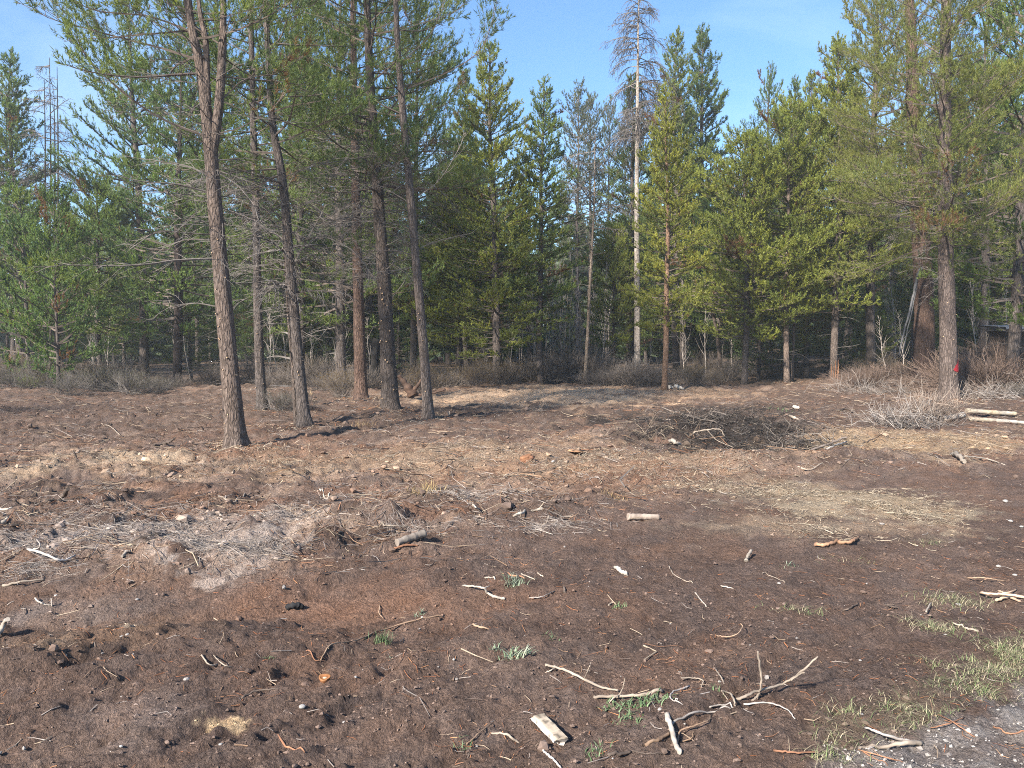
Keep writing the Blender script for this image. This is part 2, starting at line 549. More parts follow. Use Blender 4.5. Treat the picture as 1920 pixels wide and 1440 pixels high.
def limb_line(rng, p0, az, e0, L, K=7, bend=0.5, wig=0.16):
    """branch curve leaving p0 at azimuth az, elevation e0; bend is the change of elevation to its tip"""
    t = np.linspace(0, 1, K)
    e = e0 + bend * t ** 1.4 + np.cumsum(rng.normal(0, wig * 0.6, K)) * 0.5
    a = az + np.cumsum(rng.normal(0, wig, K)) * 0.7
    d = np.stack([np.cos(e) * np.cos(a), np.cos(e) * np.sin(a), np.sin(e)], -1)
    st = d[:-1] * (L / (K - 1))
    return np.concatenate([[p0], p0 + np.cumsum(st, axis=0)])

def interp_line(pts, t):
    K = len(pts)
    x = np.clip(t, 0, 1) * (K - 1 - 1e-6)
    i = x.astype(int); f = (x - i)[:, None]
    return pts[i] * (1 - f) + pts[i + 1] * f, nrm(pts[i + 1] - pts[i])

def side_twigs(rng, pts, L, spacing, t0, lscale, lmin, ang=(0.6, 1.05), lift=0.15, droop=0.0, K=4, tip=True, jit=0.35):
    """twigs leaving a branch on alternate sides -> (n,K,3), lengths"""
    n = max(2, int(L * (1 - t0) / spacing))
    t = t0 + (1 - t0) * (np.arange(n) + rng.random(n)) / n * 0.98
    p, T = interp_line(pts, t)
    s = np.where(np.arange(n) % 2 == 0, 1.0, -1.0)
    side = nrm(np.cross(T, UP) + 1e-4)
    a = rng.uniform(*ang, n)
    roll = rng.normal(0, jit, n)
    nup = nrm(np.cross(side, T))
    sd = side * (s * np.cos(roll))[:, None] + nup * np.sin(roll)[:, None]
    d = T * np.cos(a)[:, None] + sd * np.sin(a)[:, None] + UP * lift
    d = nrm(d + rng.normal(0, 0.10, (n, 3)))
    ln = (lmin + lscale * L * (1 - t) ** 0.7 * np.minimum(1, (t - t0 + 0.25) / 0.35)) * rng.uniform(0.6, 1.25, n)
    st = np.linspace(0, 1, K)
    pt = p[:, None, :] + d[:, None, :] * (ln[:, None] * st[None])[..., None]
    cv = (T * 0.25 + UP * (0.28 - droop))[:, None, :] * (ln[:, None] * st[None] ** 2)[..., None]
    pt = pt + cv + rng.normal(0, 0.03, pt.shape) * (ln[:, None] * st[None])[..., None]
    return pt, ln

def shoots_on(rng, tw, ln, spacing, s0=0.3):
    """foliage shoots along twigs (n,K,3) -> pos, dir"""
    m = np.maximum(1, (ln * (1 - s0) / spacing).astype(int))
    idx = np.repeat(np.arange(len(tw)), m)
    M_ = len(idx)
    s = s0 + (1 - s0) * np.sqrt(rng.random(M_))
    K = tw.shape[1]
    x = s * (K - 1 - 1e-6); i = x.astype(int); f = (x - i)[:, None]
    p = tw[idx, i] * (1 - f) + tw[idx, i + 1] * f
    T = nrm(tw[idx, i + 1] - tw[idx, i])
    d = nrm(T + rng.normal(0, 0.42, (M_, 3)) + UP * 0.30)
    # one shoot on every tip
    p = np.concatenate([p, tw[:, -1]]); d = np.concatenate([d, nrm(tw[:, -1] - tw[:, -2] + UP * 0.25)])
    return p, d

def needles(rng, p, d, slen, n, nl, nw, spread=(0.45, 1.05), tint=None):
    """n needle blades on every shoot -> verts, tris, tint"""
    m = len(p)
    L = slen * rng.uniform(0.7, 1.3, m)
    P = np.repeat(p, n, 0); D = np.repeat(d, n, 0); LL = np.repeat(L, n)
    s = rng.random(m * n)
    a = rng.uniform(*spread, m * n) * (1.15 - 0.6 * s)
    rv = rng.normal(0, 1, (m * n, 3))
    side = nrm(np.cross(D, rv))
    nd = D * np.cos(a)[:, None] + side * np.sin(a)[:, None]
    b = P + D * (s * LL)[:, None]
    ln = nl * rng.uniform(0.75, 1.2, m * n)
    w = nrm(np.cross(nd, rng.normal(0, 1, (m * n, 3)))) * (nw * 0.5)
    mid = b + nd * (ln * 0.45)[:, None]
    V = np.stack([b + w * 0.6, b - w * 0.6, mid - w, b + nd * ln[:, None] - UP * (ln * 0.06)[:, None], mid + w], 1).reshape(-1, 3)
    V = np.stack([b + w, b - w, b + nd * ln[:, None]], 1).reshape(-1, 3)
    f = np.arange(len(V)).reshape(-1, 3)
    if tint is None:
        tint = rng.random(m)
    tt = np.repeat(np.repeat(tint, n) * 1.0, 3)
    return V, f, tt

def conifer(seed, H, r0, zb, Rm, spacing=0.25, per=6, shape=0.8, e_low=-0.05, e_top=0.9, bend=0.45, twsp=0.13, shsp=0.12,
            slen=0.15, nn=14, nl=0.10, nw=0.029, zd=0.9, dead_R=1.0, dead_n=40, sparse=0.0, rust=0.02, gap=0.15, lean=0.0, twig_m='twig',
            mat='needles', bark='bark_grey', lenf=0.42, bulk=1.5):
    """meshes of one pine: trunk, crown (needles and twigs) and dead lower branches"""
    rng = np.random.default_rng(seed)
    Rm = Rm * bulk
    ph = rng.uniform(0, 6.28)
    zz = np.linspace(0, 1, 7)
    wob = np.cumsum(rng.normal(0, 0.045, (7, 2)), 0) * H / 12
    wob -= wob[0]
    path = np.stack([wob[:, 0] + lean * H * zz ** 1.5 * math.cos(ph), wob[:, 1] + lean * H * zz ** 1.5 * math.sin(ph), zz * H], -1)
    radii = r0 * np.array([1, 0.93, 0.82, 0.68, 0.50, 0.28, 0.05])
    tv, tf = trunk_geo(path, radii, 10, 0.05, 0.35, seed, 30)
    tf[0] = tf[0]
    trunk_me = mesh_np("trunk", tv, tf, [M[bark]], smooth=True)
    wood = []; P_, D_, T_ = [], [], []
    z = zb
    def tp(z):
        p, _ = interp_line(path, np.array([z / H]))
        return p[0]
    while z < H - 0.35:
        u = (z - zb) / (H - zb)
        prof = (1 - u) ** (shape * 0.82) * min(1.0, (u + 0.12) / 0.26)
        nb = max(3, int(round(per * rng.uniform(0.7, 1.3) * (1 - 0.3 * u))))
        az0 = rng.uniform(0, 6.28)
        whorl = rng.uniform(0.8, 1.15)
        for k in range(nb):
            if rng.random() < gap:
                continue
            L = max(0.22, Rm * prof * rng.uniform(0.55, 1.25) * whorl)
            az = az0 + 6.283 * k / nb + rng.normal(0, 0.22)
            e0 = e_low + (e_top - e_low) * u ** 1.1 + rng.normal(0, 0.13)
            zk = z + rng.normal(0, 0.10)
            pts = limb_line(rng, tp(min(zk, H - 0.3)), az, e0, L, 6, bend * (1 - 0.4 * u))
            rb = 0.006 + 0.012 * L / (1 + 0.25 * L)
            wood.append((pts[None], np.linspace(rb * 1.5, 0.003, 6)[None]))
            t0 = 0.22 if u > 0.3 else 0.38
            tw, ln = side_twigs(rng, pts, L, twsp * (1.0 if u < 0.45 else 0.68), t0, lenf * 0.5, 0.10)
            wood.append((tw, np.broadcast_to(np.linspace(0.006, 0.002, 4), tw.shape[:2])))
            p, d = shoots_on(rng, tw, ln, shsp, 0.25)
            # shoots along the branch end itself
            ne = max(3, int(L * 0.75 / 0.06))
            pe, Te = interp_line(pts, rng.uniform(0.25, 1, ne))
            p = np.concatenate([p, pe]); d = np.concatenate([d, nrm(Te + rng.normal(0, 0.35, (ne, 3)) + UP * 0.3)])
            if sparse > 0:
                kk = rng.random(len(p)) > sparse
                p, d = p[kk], d[kk]
            bt = np.clip(rng.normal(0.48, 0.2), 0, 0.95)
            t = np.clip(bt + rng.normal(0, 0.16, len(p)), 0, 0.95)
            t[rng.random(len(p)) < rust * 0.5] = 1.0
            if rng.random() < rust:
                t[:] = 1.0
            P_.append(p); D_.append(d); T_.append(t)
        z += spacing * rng.uniform(0.75, 1.3)
    # leader
    nlead = 10
    zl = rng.uniform(H - 0.9, H + 0.05, nlead)
    P_.append(np.stack([np.full(nlead, path[-1, 0]), np.full(nlead, path[-1, 1]), zl], -1) + rng.normal(0, 0.015, (nlead, 3)))
    D_.append(nrm(rng.normal(0, 0.35, (nlead, 3)) + UP)); T_.append(rng.uniform(0.4, 0.9, nlead))
    P, D, T = np.concatenate(P_), np.concatenate(D_), np.concatenate(T_)
    nv, nf, tt = needles(rng, P, D, slen, nn, nl, nw, tint=T)
    blocks = [(nv, [nf, np.zeros((0, 4), int)])]
    for a, b in wood:
        v, q, c = tubes(a, b, 3, False)
        blocks.append((v, [np.zeros((0, 3), int), q]))
    V, fs = merge(blocks)
    tint = np.zeros(len(V)); tint[:len(tt)] = tt
    crown_me = mesh_np("crown", V, fs, [M[mat], M[twig_m]], [0, 1], tint=tint)
    # dead lower branches
    dw = []
    for k in range(int(dead_n * 0.65)):
        zk = zd + (zb + (H - zb) * 0.25 - zd) * rng.random() ** 0.8
        L = dead_R * rng.uniform(0.35, 1.15)
        pts = limb_line(rng, tp(zk), rng.uniform(0, 6.28), rng.normal(0.0, 0.22), L, 6, rng.normal(-0.25, 0.3), 0.2)
        dw.append((pts[None], np.linspace(0.012, 0.003, 6)[None]))
        tw, ln = side_twigs(rng, pts, L, 0.16, 0.2, 0.28, 0.08, droop=0.55, jit=0.6)
        dw.append((tw, np.broadcast_to(np.linspace(0.005, 0.0018, 4), tw.shape[:2])))
    dead_me = None
    if dw:
        blocks = []
        for a, b in dw:
            v, q, c = tubes(a, b, 3, False)
            blocks.append((v, [q]))
        V, fs = merge(blocks)
        dead_me = mesh_np("dead_branches", V, fs, [M['twig_dead']])
    return dict(trunk=trunk_me, crown=crown_me, dead=dead_me, H=H)

FIRST = {}
def plant(proto, name, loc, label, group=None, rot=None, s=1.0, sz=None, lean=(0, 0), green=(1, 1, 1), bark=(1, 1, 1), cat="tree", rng=RNG):
    """one pine as a thing with trunk, crown and dead_branches parts (mesh data shared between alike trees)"""
    t = thing(name, label, cat, loc, group)
    t.rotation_euler = (lean[1], lean[0], 0)
    rz = rng.uniform(0, 6.28) if rot is None else rot
    # rotation about the trunk comes first, the lean after it
    q = Matrix.Rotation(lean[0], 4, 'Y') @ Matrix.Rotation(lean[1], 4, 'X') @ Matrix.Rotation(rz, 4, 'Z')
    t.rotation_euler = q.to_euler()
    t.scale = (s, s, s if sz is None else sz)
    part("trunk", proto['trunk'], t, bark)
    part("crown", proto['crown'], t, green)
    if proto['dead']:
        part("dead_branches", proto['dead'], t)['kind'] = 'stuff'
    return t

# prototypes of the pines behind the clearing
PR = {}
PR['cone'] = conifer(11, 15.0, 0.15, 1.6, 1.9, shape=0.80, nn=11, gap=0.10)
PR['cone2'] = conifer(12, 14.0, 0.13, 3.0, 1.6, shape=0.85, nn=11, gap=0.12)
PR['spire'] = conifer(13, 17.0, 0.17, 4.5, 1.35, shape=0.62, nn=11, gap=0.12, e_top=1.0)
PR['spire2'] = conifer(14, 16.0, 0.15, 2.6, 1.5, shape=0.70, nn=11, gap=0.15)
PR['bushy'] = conifer(15, 11.0, 0.12, 2.3, 2.1, bulk=1.7, shape=0.66, nn=12, gap=0.08, slen=0.17, nl=0.095)
PR['bushy2'] = conifer(16, 12.0, 0.12, 3.0, 2.2, bulk=1.7, shape=0.62, nn=12, gap=0.10, slen=0.17, nl=0.095)
PR['wide'] = conifer(17, 13.5, 0.19, 2.2, 3.0, spacing=0.40, per=6, shape=0.6, nn=11, gap=0.15, twsp=0.14, dead_R=1.7, dead_n=46)
PR['wide2'] = conifer(18, 15.0, 0.20, 3.5, 2.7, spacing=0.42, per=6, shape=0.55, nn=11, gap=0.15, twsp=0.14, dead_R=1.8, dead_n=55)
PR['thin'] = conifer(19, 15.0, 0.11, 5.5, 1.15, shape=0.5, nn=11, gap=0.2, sparse=0.35, dead_R=0.9, dead_n=55)
PR['grey'] = conifer(20, 16.0, 0.13, 6.5, 1.5, shape=0.5, nn=11, gap=0.25, sparse=0.5, dead_R=1.1, dead_n=70, mat='needles_dull', twig_m='twig_dead')
PR['young'] = conifer(21, 6.0, 0.06, 0.45, 1.35, spacing=0.30, shape=0.75, nn=12, slen=0.17, nl=0.09, gap=0.1, dead_n=0, e_low=0.15)
PR['young2'] = conifer(22, 5.2, 0.055, 0.5, 1.15, spacing=0.30, shape=0.8, nn=12, slen=0.17, nl=0.09, gap=0.12, dead_n=0, e_low=0.2)

# ------------------------------------------------------------------ the big trees at the front of the wood, built one by one
def px_path(pts, d, base=None):
    out = [at_dist(px, py, d) for px, py in pts]
    if base is not None:
        out[0] = np.array(base)
    return np.array(out)

def limb_mesh(rng, pts, r0, dead, L=None, twsp=0.135, lens=0.34, bark='twig', fine_tw=True, droop=None):
    """one limb with its twigs as one mesh; also gives the twigs for the needles"""
    L = np.linalg.norm(np.diff(pts, axis=0), axis=1).sum() if L is None else L
    K = len(pts)
    bl = []
    rr = np.linspace(r0 * 0.82, 0.004, K)
    v, q, c = tubes(pts, rr, 4, True)
    bl.append((v, [q]))
    dr = (0.62 if dead else 0.05) if droop is None else droop
    tw, ln = side_twigs(rng, pts, L, twsp, 0.14 if dead else 0.3, lens, 0.12, droop=dr, K=3, jit=0.55 if dead else 0.3)
    v, q, c = tubes(tw, np.broadcast_to(np.linspace(0.0058, 0.002, 3), tw.shape[:2]), 3, False)
    bl.append((v, [q]))
    tw2 = None
    if fine_tw:
        t2 = [side_twigs(rng, tw[i], ln[i], 0.13, 0.2, 0.34, 0.06, droop=dr * 0.8, K=3, jit=0.8) for i in range(len(tw)) if ln[i] > 0.22]
        if t2:
            tw2 = np.concatenate([a for a, b in t2]); ln2 = np.concatenate([b for a, b in t2])
            v, q, c = tubes(tw2, np.broadcast_to(np.linspace(0.0038, 0.0014, 3), tw2.shape[:2]), 3, False)
            bl.append((v, [q]))
            tw2 = (tw2, ln2)
    V, fs = merge(bl)
    return mesh_np("limb", V, fs, [M['twig_dead' if dead else bark]]), (tw, ln), tw2

def crown_from(rng, sets, name="crown", spacing=0.10, slen=0.15, nn=12, nl=0.09, nw=0.014, mat='needles', rust=0.012, s0=0.35):
    P_, D_, T_ = [], [], []
    for tw, ln in sets:
        p, d = shoots_on(rng, tw, ln, spacing, s0)
        bt = np.clip(rng.normal(0.45, 0.2), 0, 0.95)
        t = np.clip(bt + rng.normal(0, 0.18, len(p)), 0, 0.95)
        if rng.random() < rust:
            t[:] = 1.0
        P_.append(p); D_.append(d); T_.append(t)
    v, f, tt = needles(rng, np.concatenate(P_), np.concatenate(D_), slen, nn, nl, nw, tint=np.concatenate(T_))
    return mesh_np(name, v, [f], [M[mat]], tint=tt)

_stub_me = None
def stub_mesh():
    global _stub_me
    if _stub_me is None:
        v, q, c = tubes(np.array([[0, 0, -0.02], [0, 0, 0.018], [0, 0, 0.045]]), np.array([0.020, 0.016, 0.0145]), 8)
        c = c[1:]
        _stub_me = mesh_np("branch_stub", v, [q, c], [M['bark_grey'], M['cut']], [0, 1])
    return _stub_me
M['cut'] = mat_twig("fresh_cut_wood", (0.40, 0.26, 0.15), (0.55, 0.40, 0.26))

def add_stubs(root, rng, path, radii, H, zs, n, facing=-1.57, spread=1.5, size=1.0, loc=np.zeros(3)):
    for k in range(n):
        z = rng.uniform(*zs)
        t = np.array([z / H])
        p, T = interp_line(path, t)
        r = np.interp(t, np.linspace(0, 1, len(radii)), radii)[0]
        a = facing + rng.uniform(-spread, spread)
        d = Vector((math.cos(a), math.sin(a), rng.uniform(-0.05, 0.35))).normalized()
        o = part("branch_stub", stub_mesh(), root)
        o.rotation_euler = d.to_track_quat('Z', 'Y').to_euler()
        o.location = Vector(p[0] - loc) + d * (r * 0.97)
        s = size * rng.uniform(0.6, 1.15)
        o.scale = (s, s, s * rng.uniform(0.5, 1.3))

def big_tree(name, label, base_px, d, pxs, radii, seed, bark, Hextra=6.0, zlive=5.0, zdead=(2.2, 6.0), n_dead=22, n_live=44, dead_L=(0.9, 2.2), live_L=(1.4, 2.8),
             limbs=(), stems=(), barkc=(1, 1, 1), green=(1, 1, 1), e_live=(-0.1, 0.7), bend=0.35, mat='needles', stubs=(), group=None,
             az_bias=None, fine_tw=True, top_R=None, nn=12, live_in=1.0, sp=0.095, flare=0.48, front=0, droop=None, cut_at=None):
    """trunk along the photographed line pxs at depth d, then on upwards out of the picture"""
    rng = np.random.default_rng(seed)
    x0 = (base_px - 960) / F * d
    base = np.array([x0, d, float(gz(x0, d))])
    pts = px_path(pxs, d, base)
    pts[0, 2] -= 0.08
    up = nrm(pts[-1] - pts[-2])
    if Hextra > 0:
        pts = np.concatenate([pts, [pts[-1] + nrm(up + UP) * Hextra * 0.5, pts[-1] + nrm(up + UP * 2) * Hextra]])
    root = thing(name, label, "tree", base, group)
    rad = list(radii)
    V, fs = trunk_geo(pts - base, rad, 18, 0.05, flare, seed, 90)
    part("trunk", mesh_np("trunk", V, fs, [M[bark]], smooth=True), root, barkc)
    cum = np.concatenate([[0], np.cumsum(np.linalg.norm(np.diff(pts, axis=0), axis=1))])
    def on_trunk(z):
        # by height above the base
        zz = pts[:, 2] - base[2]
        i = np.interp(z, zz, np.arange(len(pts)))
        k = int(min(i, len(pts) - 2)); f = i - k
        return pts[k] * (1 - f) + pts[k + 1] * f
    H = pts[-1, 2] - base[2]
    sets = []
    for sp_, sr in stems:
        P = px_path(sp_[:-1], d)
        e = P[-1] + nrm(P[-1] - P[-2] + UP * 0.5) * sp_[-1]
        P = np.concatenate([P, [e]])
        V, fs = trunk_geo(P - base, sr, 12, 0.04, 0, seed + 5, 30)
        part("stem", mesh_np("stem", V, fs, [M[bark]], smooth=True), root, barkc)
        for k in range(10):
            p0, _ = interp_line(P, np.array([rng.uniform(0.35, 0.98)]))
            L = rng.uniform(*live_L) * 0.75
            pl = limb_line(rng, p0[0], rng.uniform(0, 6.28), rng.uniform(*e_live), L, 7, bend)
            me, a, b = limb_mesh(rng, pl - base, 0.018, False, L)
            part("limb", me, root)
            sets.append(a)
            if b: sets.append(b)
    # limbs drawn after the photograph: (px line, radius, dead?, depth change along it, needles from)
    for ln_, r0, dead, dd, nf in limbs:
        k = len(ln_)
        P = np.array([at_dist(px, py, d + dd * i / (k - 1)) for i, (px, py) in enumerate(ln_)])
        P = catmull(P, 12)
        P += np.cumsum(rng.normal(0, 0.012, P.shape), 0) * np.linspace(0, 1, 12)[:, None]
        me, a, b = limb_mesh(rng, P - base, r0, dead, droop=droop)
        part("limb", me, root)
        if nf is not None:
            for s_ in (a, b):
                if s_:
                    n_ = len(s_[0])
                    q = np.linalg.norm(s_[0][:, 0] - (P[0] - base), axis=1)
                    keep = q > nf * q.max()
                    if keep.any():
                        sets.append((s_[0][keep], s_[1][keep]))
    for k in range(n_dead):
        z = zdead[0] + (zdead[1] - zdead[0]) * (k + rng.random()) / n_dead
        L = rng.uniform(*dead_L) * (0.55 + 0.6 * (z - zdead[0]) / max(0.1, zdead[1] - zdead[0]))
        az = rng.uniform(0, 6.28) if az_bias is None else az_bias + rng.normal(0, 1.1)
        pl = limb_line(rng, on_trunk(z), az, rng.normal(0.02, 0.2), L, 9, rng.normal(-0.3, 0.3), 0.25)
        me, a, b = limb_mesh(rng, pl - base, 0.005 + 0.0045 * L, True, L, fine_tw=fine_tw)
        part("limb", me, root)
    for k in range(n_live):
        u = (k + rng.random()) / n_live
        z = zlive + (H - 0.3 - zlive) * u
        L = rng.uniform(*live_L) * (1 - u) ** 0.6 + 0.3
        pl = limb_line(rng, on_trunk(z), rng.uniform(0, 6.28), e_live[0] + (e_live[1] - e_live[0]) * u + rng.normal(0, 0.15), L, 9, bend + rng.normal(0, 0.15), 0.14)
        me, a, b = limb_mesh(rng, pl - base, 0.008 + 0.010 * L, False, L)
        part("limb", me, root)
        sets.append(a)
        if b: sets.append(b)
    for k in range(front):          # boughs on the side of the clearing
        z = rng.uniform(4.2, 11.5)
        L = rng.uniform(0.9, 2.0)
        pl = limb_line(rng, on_trunk(z), -1.57 + rng.normal(0, 0.75), rng.normal(0.0, 0.2), L, 9, -0.25, 0.16)
        me, a, b = limb_mesh(rng, pl - base, 0.006 + 0.007 * L, False, L, droop=0.35)
        part("limb", me, root)
        sets.append(a)
        if b: sets.append(b)
    part("crown", crown_from(rng, sets, spacing=sp, nn=nn, mat=mat), root, green)
    for (z0, z1, n, size) in stubs:
        rel = pts - base
        zz = rel[:, 2]
        for j in range(n):
            z = rng.uniform(z0, z1)
            i = np.interp(z, zz, np.arange(len(pts))); kk = int(min(i, len(pts) - 2)); f = i - kk
            p = rel[kk] * (1 - f) + rel[kk + 1] * f
            r = np.interp(i / (len(pts) - 1), np.linspace(0, 1, len(rad)), rad)
            a_ = -1.57 + rng.uniform(-1.5, 1.5)
            dv = Vector((math.cos(a_), math.sin(a_), rng.uniform(-0.05, 0.35))).normalized()
            o = part("branch_stub", stub_mesh(), root)
            o.rotation_euler = dv.to_track_quat('Z', 'Y').to_euler()
            o.location = Vector(p) + dv * float(r * 0.96)
            s = size * rng.uniform(0.6, 1.15)
            o.scale = (s, s, s * rng.uniform(0.5, 1.3))
    root['_tmp'] = 1
    del root['_tmp']
    return root, base, pts

# ------------------------------------------------------------------ ground sheet
def lattice():
    ys = [-90, -60, -40, -25, -15, -8, -4, -2, -0.5, 0.4, 1.0, 1.5]
    y = 1.9
    while y < 46:
        ys.append(y); y += max(0.018, 0.0040 * y ** 1.28)
    while y < 600:
        ys.append(y); y *= 1.12
    ys = np.array(ys)
    u = np.linspace(-1, 1, 480)
    out = np.array([1.06, 1.15, 1.3, 1.6, 2.2, 3.2, 5, 8, 14, 30])
    u = np.concatenate([-out[::-1], u, out])
    return ys, u

ys_, us_ = lattice()
half = np.maximum(3.0, 1.4 + 0.74 * ys_)
half = np.where(ys_ < 1.5, 3.0, half)
X = us_[None, :] * half[:, None]
X = np.clip(X, -700, 700)
Y = np.broadcast_to(ys_[:, None], X.shape)
inner = (np.abs(us_)[None] <= 1.01) & (Y > 1.4) & (Y < 50)
Z = macro(X, Y) + np.where(inner, fine(X, Y), 0)
_e = 0

# colour of the soil and what lies on it
def patch(x, y, px, py, rx, ry, seed, edge=0.55, sc=1.0):
    """soft ragged patch centred on the ground point seen at (px,py); rx, ry in photograph pixels"""
    cx, cyy = flat_at(px, py)
    d = cyy
    wx = rx * d / F
    y1 = flat_at(px, py + ry)[1]; y0 = flat_at(px, max(py - ry, 690))[1]
    wy = max((y0 - y1) * 0.5, 0.05)
    cyy = 0.5 * (y0 + y1)
    q = np.sqrt(((x - cx) / wx) ** 2 + ((y - cyy) / wy) ** 2)
    n = fbm(x * 1.7 / sc, y * 1.7 / sc, 4, seed) - 0.5
    n2 = fbm(x * 9 / sc, y * 9 / sc, 3, seed + 3) - 0.5
    return sst(1.0 + edge, 1.0 - edge, q + n * 2.2 + n2 * 1.3)

def lerp(c, col, m):
    return c + (np.asarray(col) - c) * m[..., None]

def soil(x, y):
    rm = rough_mask(x, y)
    n = fbm(x * 0.8, y * 0.8, 4, 61); n2 = fbm(x * 5, y * 5, 4, 62)
    c = np.zeros(x.shape + (3,)); c[:] = (0.105, 0.079, 0.068)
    c = lerp(c, (0.155, 0.118, 0.100), sst(0.42, 0.66, n) * 0.5)
    c = lerp(c, (0.068, 0.050, 0.043), sst(0.5, 0.68, n2) * 0.45)
    c = lerp(c, (0.165, 0.105, 0.075), sst(0.54, 0.68, fbm(x * 1.3 + 9, y * 1.3, 4, 63)) * 0.3)
    c = lerp(c, (0.150, 0.118, 0.102), rm * 0.5)                                # churned duff
    c = lerp(c, (0.26, 0.20, 0.16), rm * sst(0.50, 0.64, fbm(x * 2.2, y * 3.0, 4, 64)) * 0.65)
    c = lerp(c, (0.065, 0.048, 0.041), rm * sst(0.52, 0.62, fbm(x * 3.4 + 3, y * 4.6, 4, 65)) * 0.7)
    c = lerp(c, (0.18, 0.112, 0.080), rm * sst(0.55, 0.66, fbm(x * 1.1, y * 2.1, 4, 66)) * 0.55)
    c = lerp(c, (0.098, 0.074, 0.062), sst(13.0, 16.5, y) * sst(31.0, 26.0, y) * (0.45 + 0.4 * sst(0.4, 0.6, fbm(x * 0.5, y * 0.9, 3, 67))))
    P = lambda *a, **k: patch(x, y, *a, **k)
    # straw and needle duff in the middle of the clearing
    c = lerp(c, (0.31, 0.235, 0.165), P(760, 858, 420, 26, 101) * 0.55)
    c = lerp(c, (0.27, 0.20, 0.145), P(1150, 872, 300, 22, 102) * 0.55)
    c = lerp(c, (0.20, 0.125, 0.085), P(1120, 905, 220, 24, 103) * 0.4)
    c = lerp(c, (0.18, 0.115, 0.08), P(560, 838, 160, 14, 104) * 0.5)
    c = lerp(c, (0.36, 0.275, 0.18), P(1760, 838, 240, 22, 105) * 0.65)
    c = lerp(c, (0.33, 0.25, 0.165), P(1560, 842, 160, 14, 115) * 0.6)
    c = lerp(c, (0.36, 0.31, 0.225), P(1610, 948, 130, 30, 106, edge=0.4) * 0.6)
    c = lerp(c, (0.28, 0.235, 0.175), P(1420, 925, 150, 26, 107, edge=0.5) * 0.4)
    c = lerp(c, (0.34, 0.28, 0.21), P(1560, 1000, 170, 18, 108, edge=0.8) * 0.45)
    # pale sand and torn grey root mats on the left
    c = lerp(c, (0.42, 0.34, 0.25), P(230, 852, 95, 12, 109, edge=0.8) * 0.8)
    c = lerp(c, (0.42, 0.34, 0.25), P(40, 880, 60, 10, 130, edge=0.8) * 0.55)
    c = lerp(c, (0.36, 0.305, 0.265), P(560, 985, 75, 15, 110, edge=0.28, sc=.5) * 0.8)
    c = lerp(c, (0.28, 0.245, 0.225), P(100, 1030, 140, 28, 111, edge=0.28, sc=.5) * 0.75)
    c = lerp(c, (0.31, 0.27, 0.245), P(420, 1045, 105, 34, 112, edge=0.28, sc=.5) * 0.8)
    c = lerp(c, (0.27, 0.235, 0.215), P(300, 1000, 180, 25, 113, edge=0.28, sc=.5) * 0.55)
    c = lerp(c, (0.29, 0.25, 0.22), P(430, 965, 60, 12, 114, edge=0.28, sc=.5) * 0.6)
    # ash and dry dust
    c = lerp(c, (0.185, 0.155, 0.140), P(140, 1135, 120, 20, 120, edge=0.9) * 0.6)
    c = lerp(c, (0.180, 0.150, 0.138), P(250, 1345, 80, 22, 121, edge=0.9) * 0.55)
    c = lerp(c, (0.165, 0.135, 0.120), P(170, 1410, 130, 25, 122, edge=0.9) * 0.4)
    c = lerp(c, (0.185, 0.115, 0.082), P(700, 1120, 240, 30, 123, edge=0.9) * 0.65)
    c = lerp(c, (0.17, 0.12, 0.086), P(120, 1210, 160, 35, 124, edge=0.9) * 0.55)
    # sawdust
    c = lerp(c, (0.42, 0.33, 0.215), P(432, 1368, 34, 12, 125, edge=0.3, sc=.25) * 0.85)
    c = lerp(c, (0.36, 0.29, 0.22), P(262, 1180, 24, 22, 126, edge=0.3, sc=.25) * 0.8)
    c = lerp(c, (0.24, 0.19, 0.145), P(110, 1245, 35, 12, 127, edge=0.9, sc=.4) * 0.6)
    # pale churned heap at the edge of the wood
    c = lerp(c, (0.46, 0.34, 0.235), P(1040, 744, 190, 15, 128))
    c = lerp(c, (0.36, 0.28, 0.21), P(820, 745, 120, 8, 129) * 0.7)
    c = lerp(c, (0.33, 0.24, 0.17), P(1290, 738, 90, 7, 131) * 0.7)
    # burnt hollow
    c = lerp(c, (0.030, 0.027, 0.026), P(1370, 824, 150, 24, 132, sc=.8) * 0.92)
    c = lerp(c, (0.030, 0.027, 0.026), P(1290, 796, 170, 16, 133, sc=.8) * 0.9)
    c = lerp(c, (0.05, 0.042, 0.038), P(1330, 775, 150, 10, 134, sc=.8) * 0.6)
    c = lerp(c, (0.055, 0.042, 0.036), P(850, 775, 240, 8, 135) * 0.5)  # separate thin dark strip, well left of the hollow
    # damp dark earth at lower right, gravel verge in the corner
    c = lerp(c, (0.075, 0.059, 0.053), P(1480, 1290, 300, 90, 136, edge=0.9) * 0.55)
    c = lerp(c, (0.078, 0.062, 0.055), P(1150, 1420, 300, 40, 140, edge=0.9) * 0.4)
    c = lerp(c, (0.13, 0.122, 0.122), gravel_mask(x, y) * 0.9)
    c = lerp(c, (0.215, 0.208, 0.205), gravel_mask(x, y) * sst(0.48, 0.60, fbm(x * 4, y * 4, 4, 90)) * 0.8)
    c = lerp(c, (0.13, 0.11, 0.08), verge_mask(x, y) * 0.4)
    c = c * np.array([1.33, 1.265, 1.20])
    # forest floor beyond the clearing
    c = lerp(c, (0.115, 0.085, 0.06), sst(30, 36, y) * 0.7)
    return c

def gravel_mask(x, y):
    # beside the road: below the line from (1480,1440) to (1920,1290)
    a = np.array(flat_at(1515, 1452)); b = np.array(flat_at(1935, 1268))
    d = (b - a) / np.linalg.norm(b - a); nn_ = np.array([d[1], -d[0]])
    s = (x - a[0]) * nn_[0] + (y - a[1]) * nn_[1]
    return sst(-0.08, 0.12, s + (fbm(x * 3, y * 3, 3, 201) - 0.5) * 0.5)

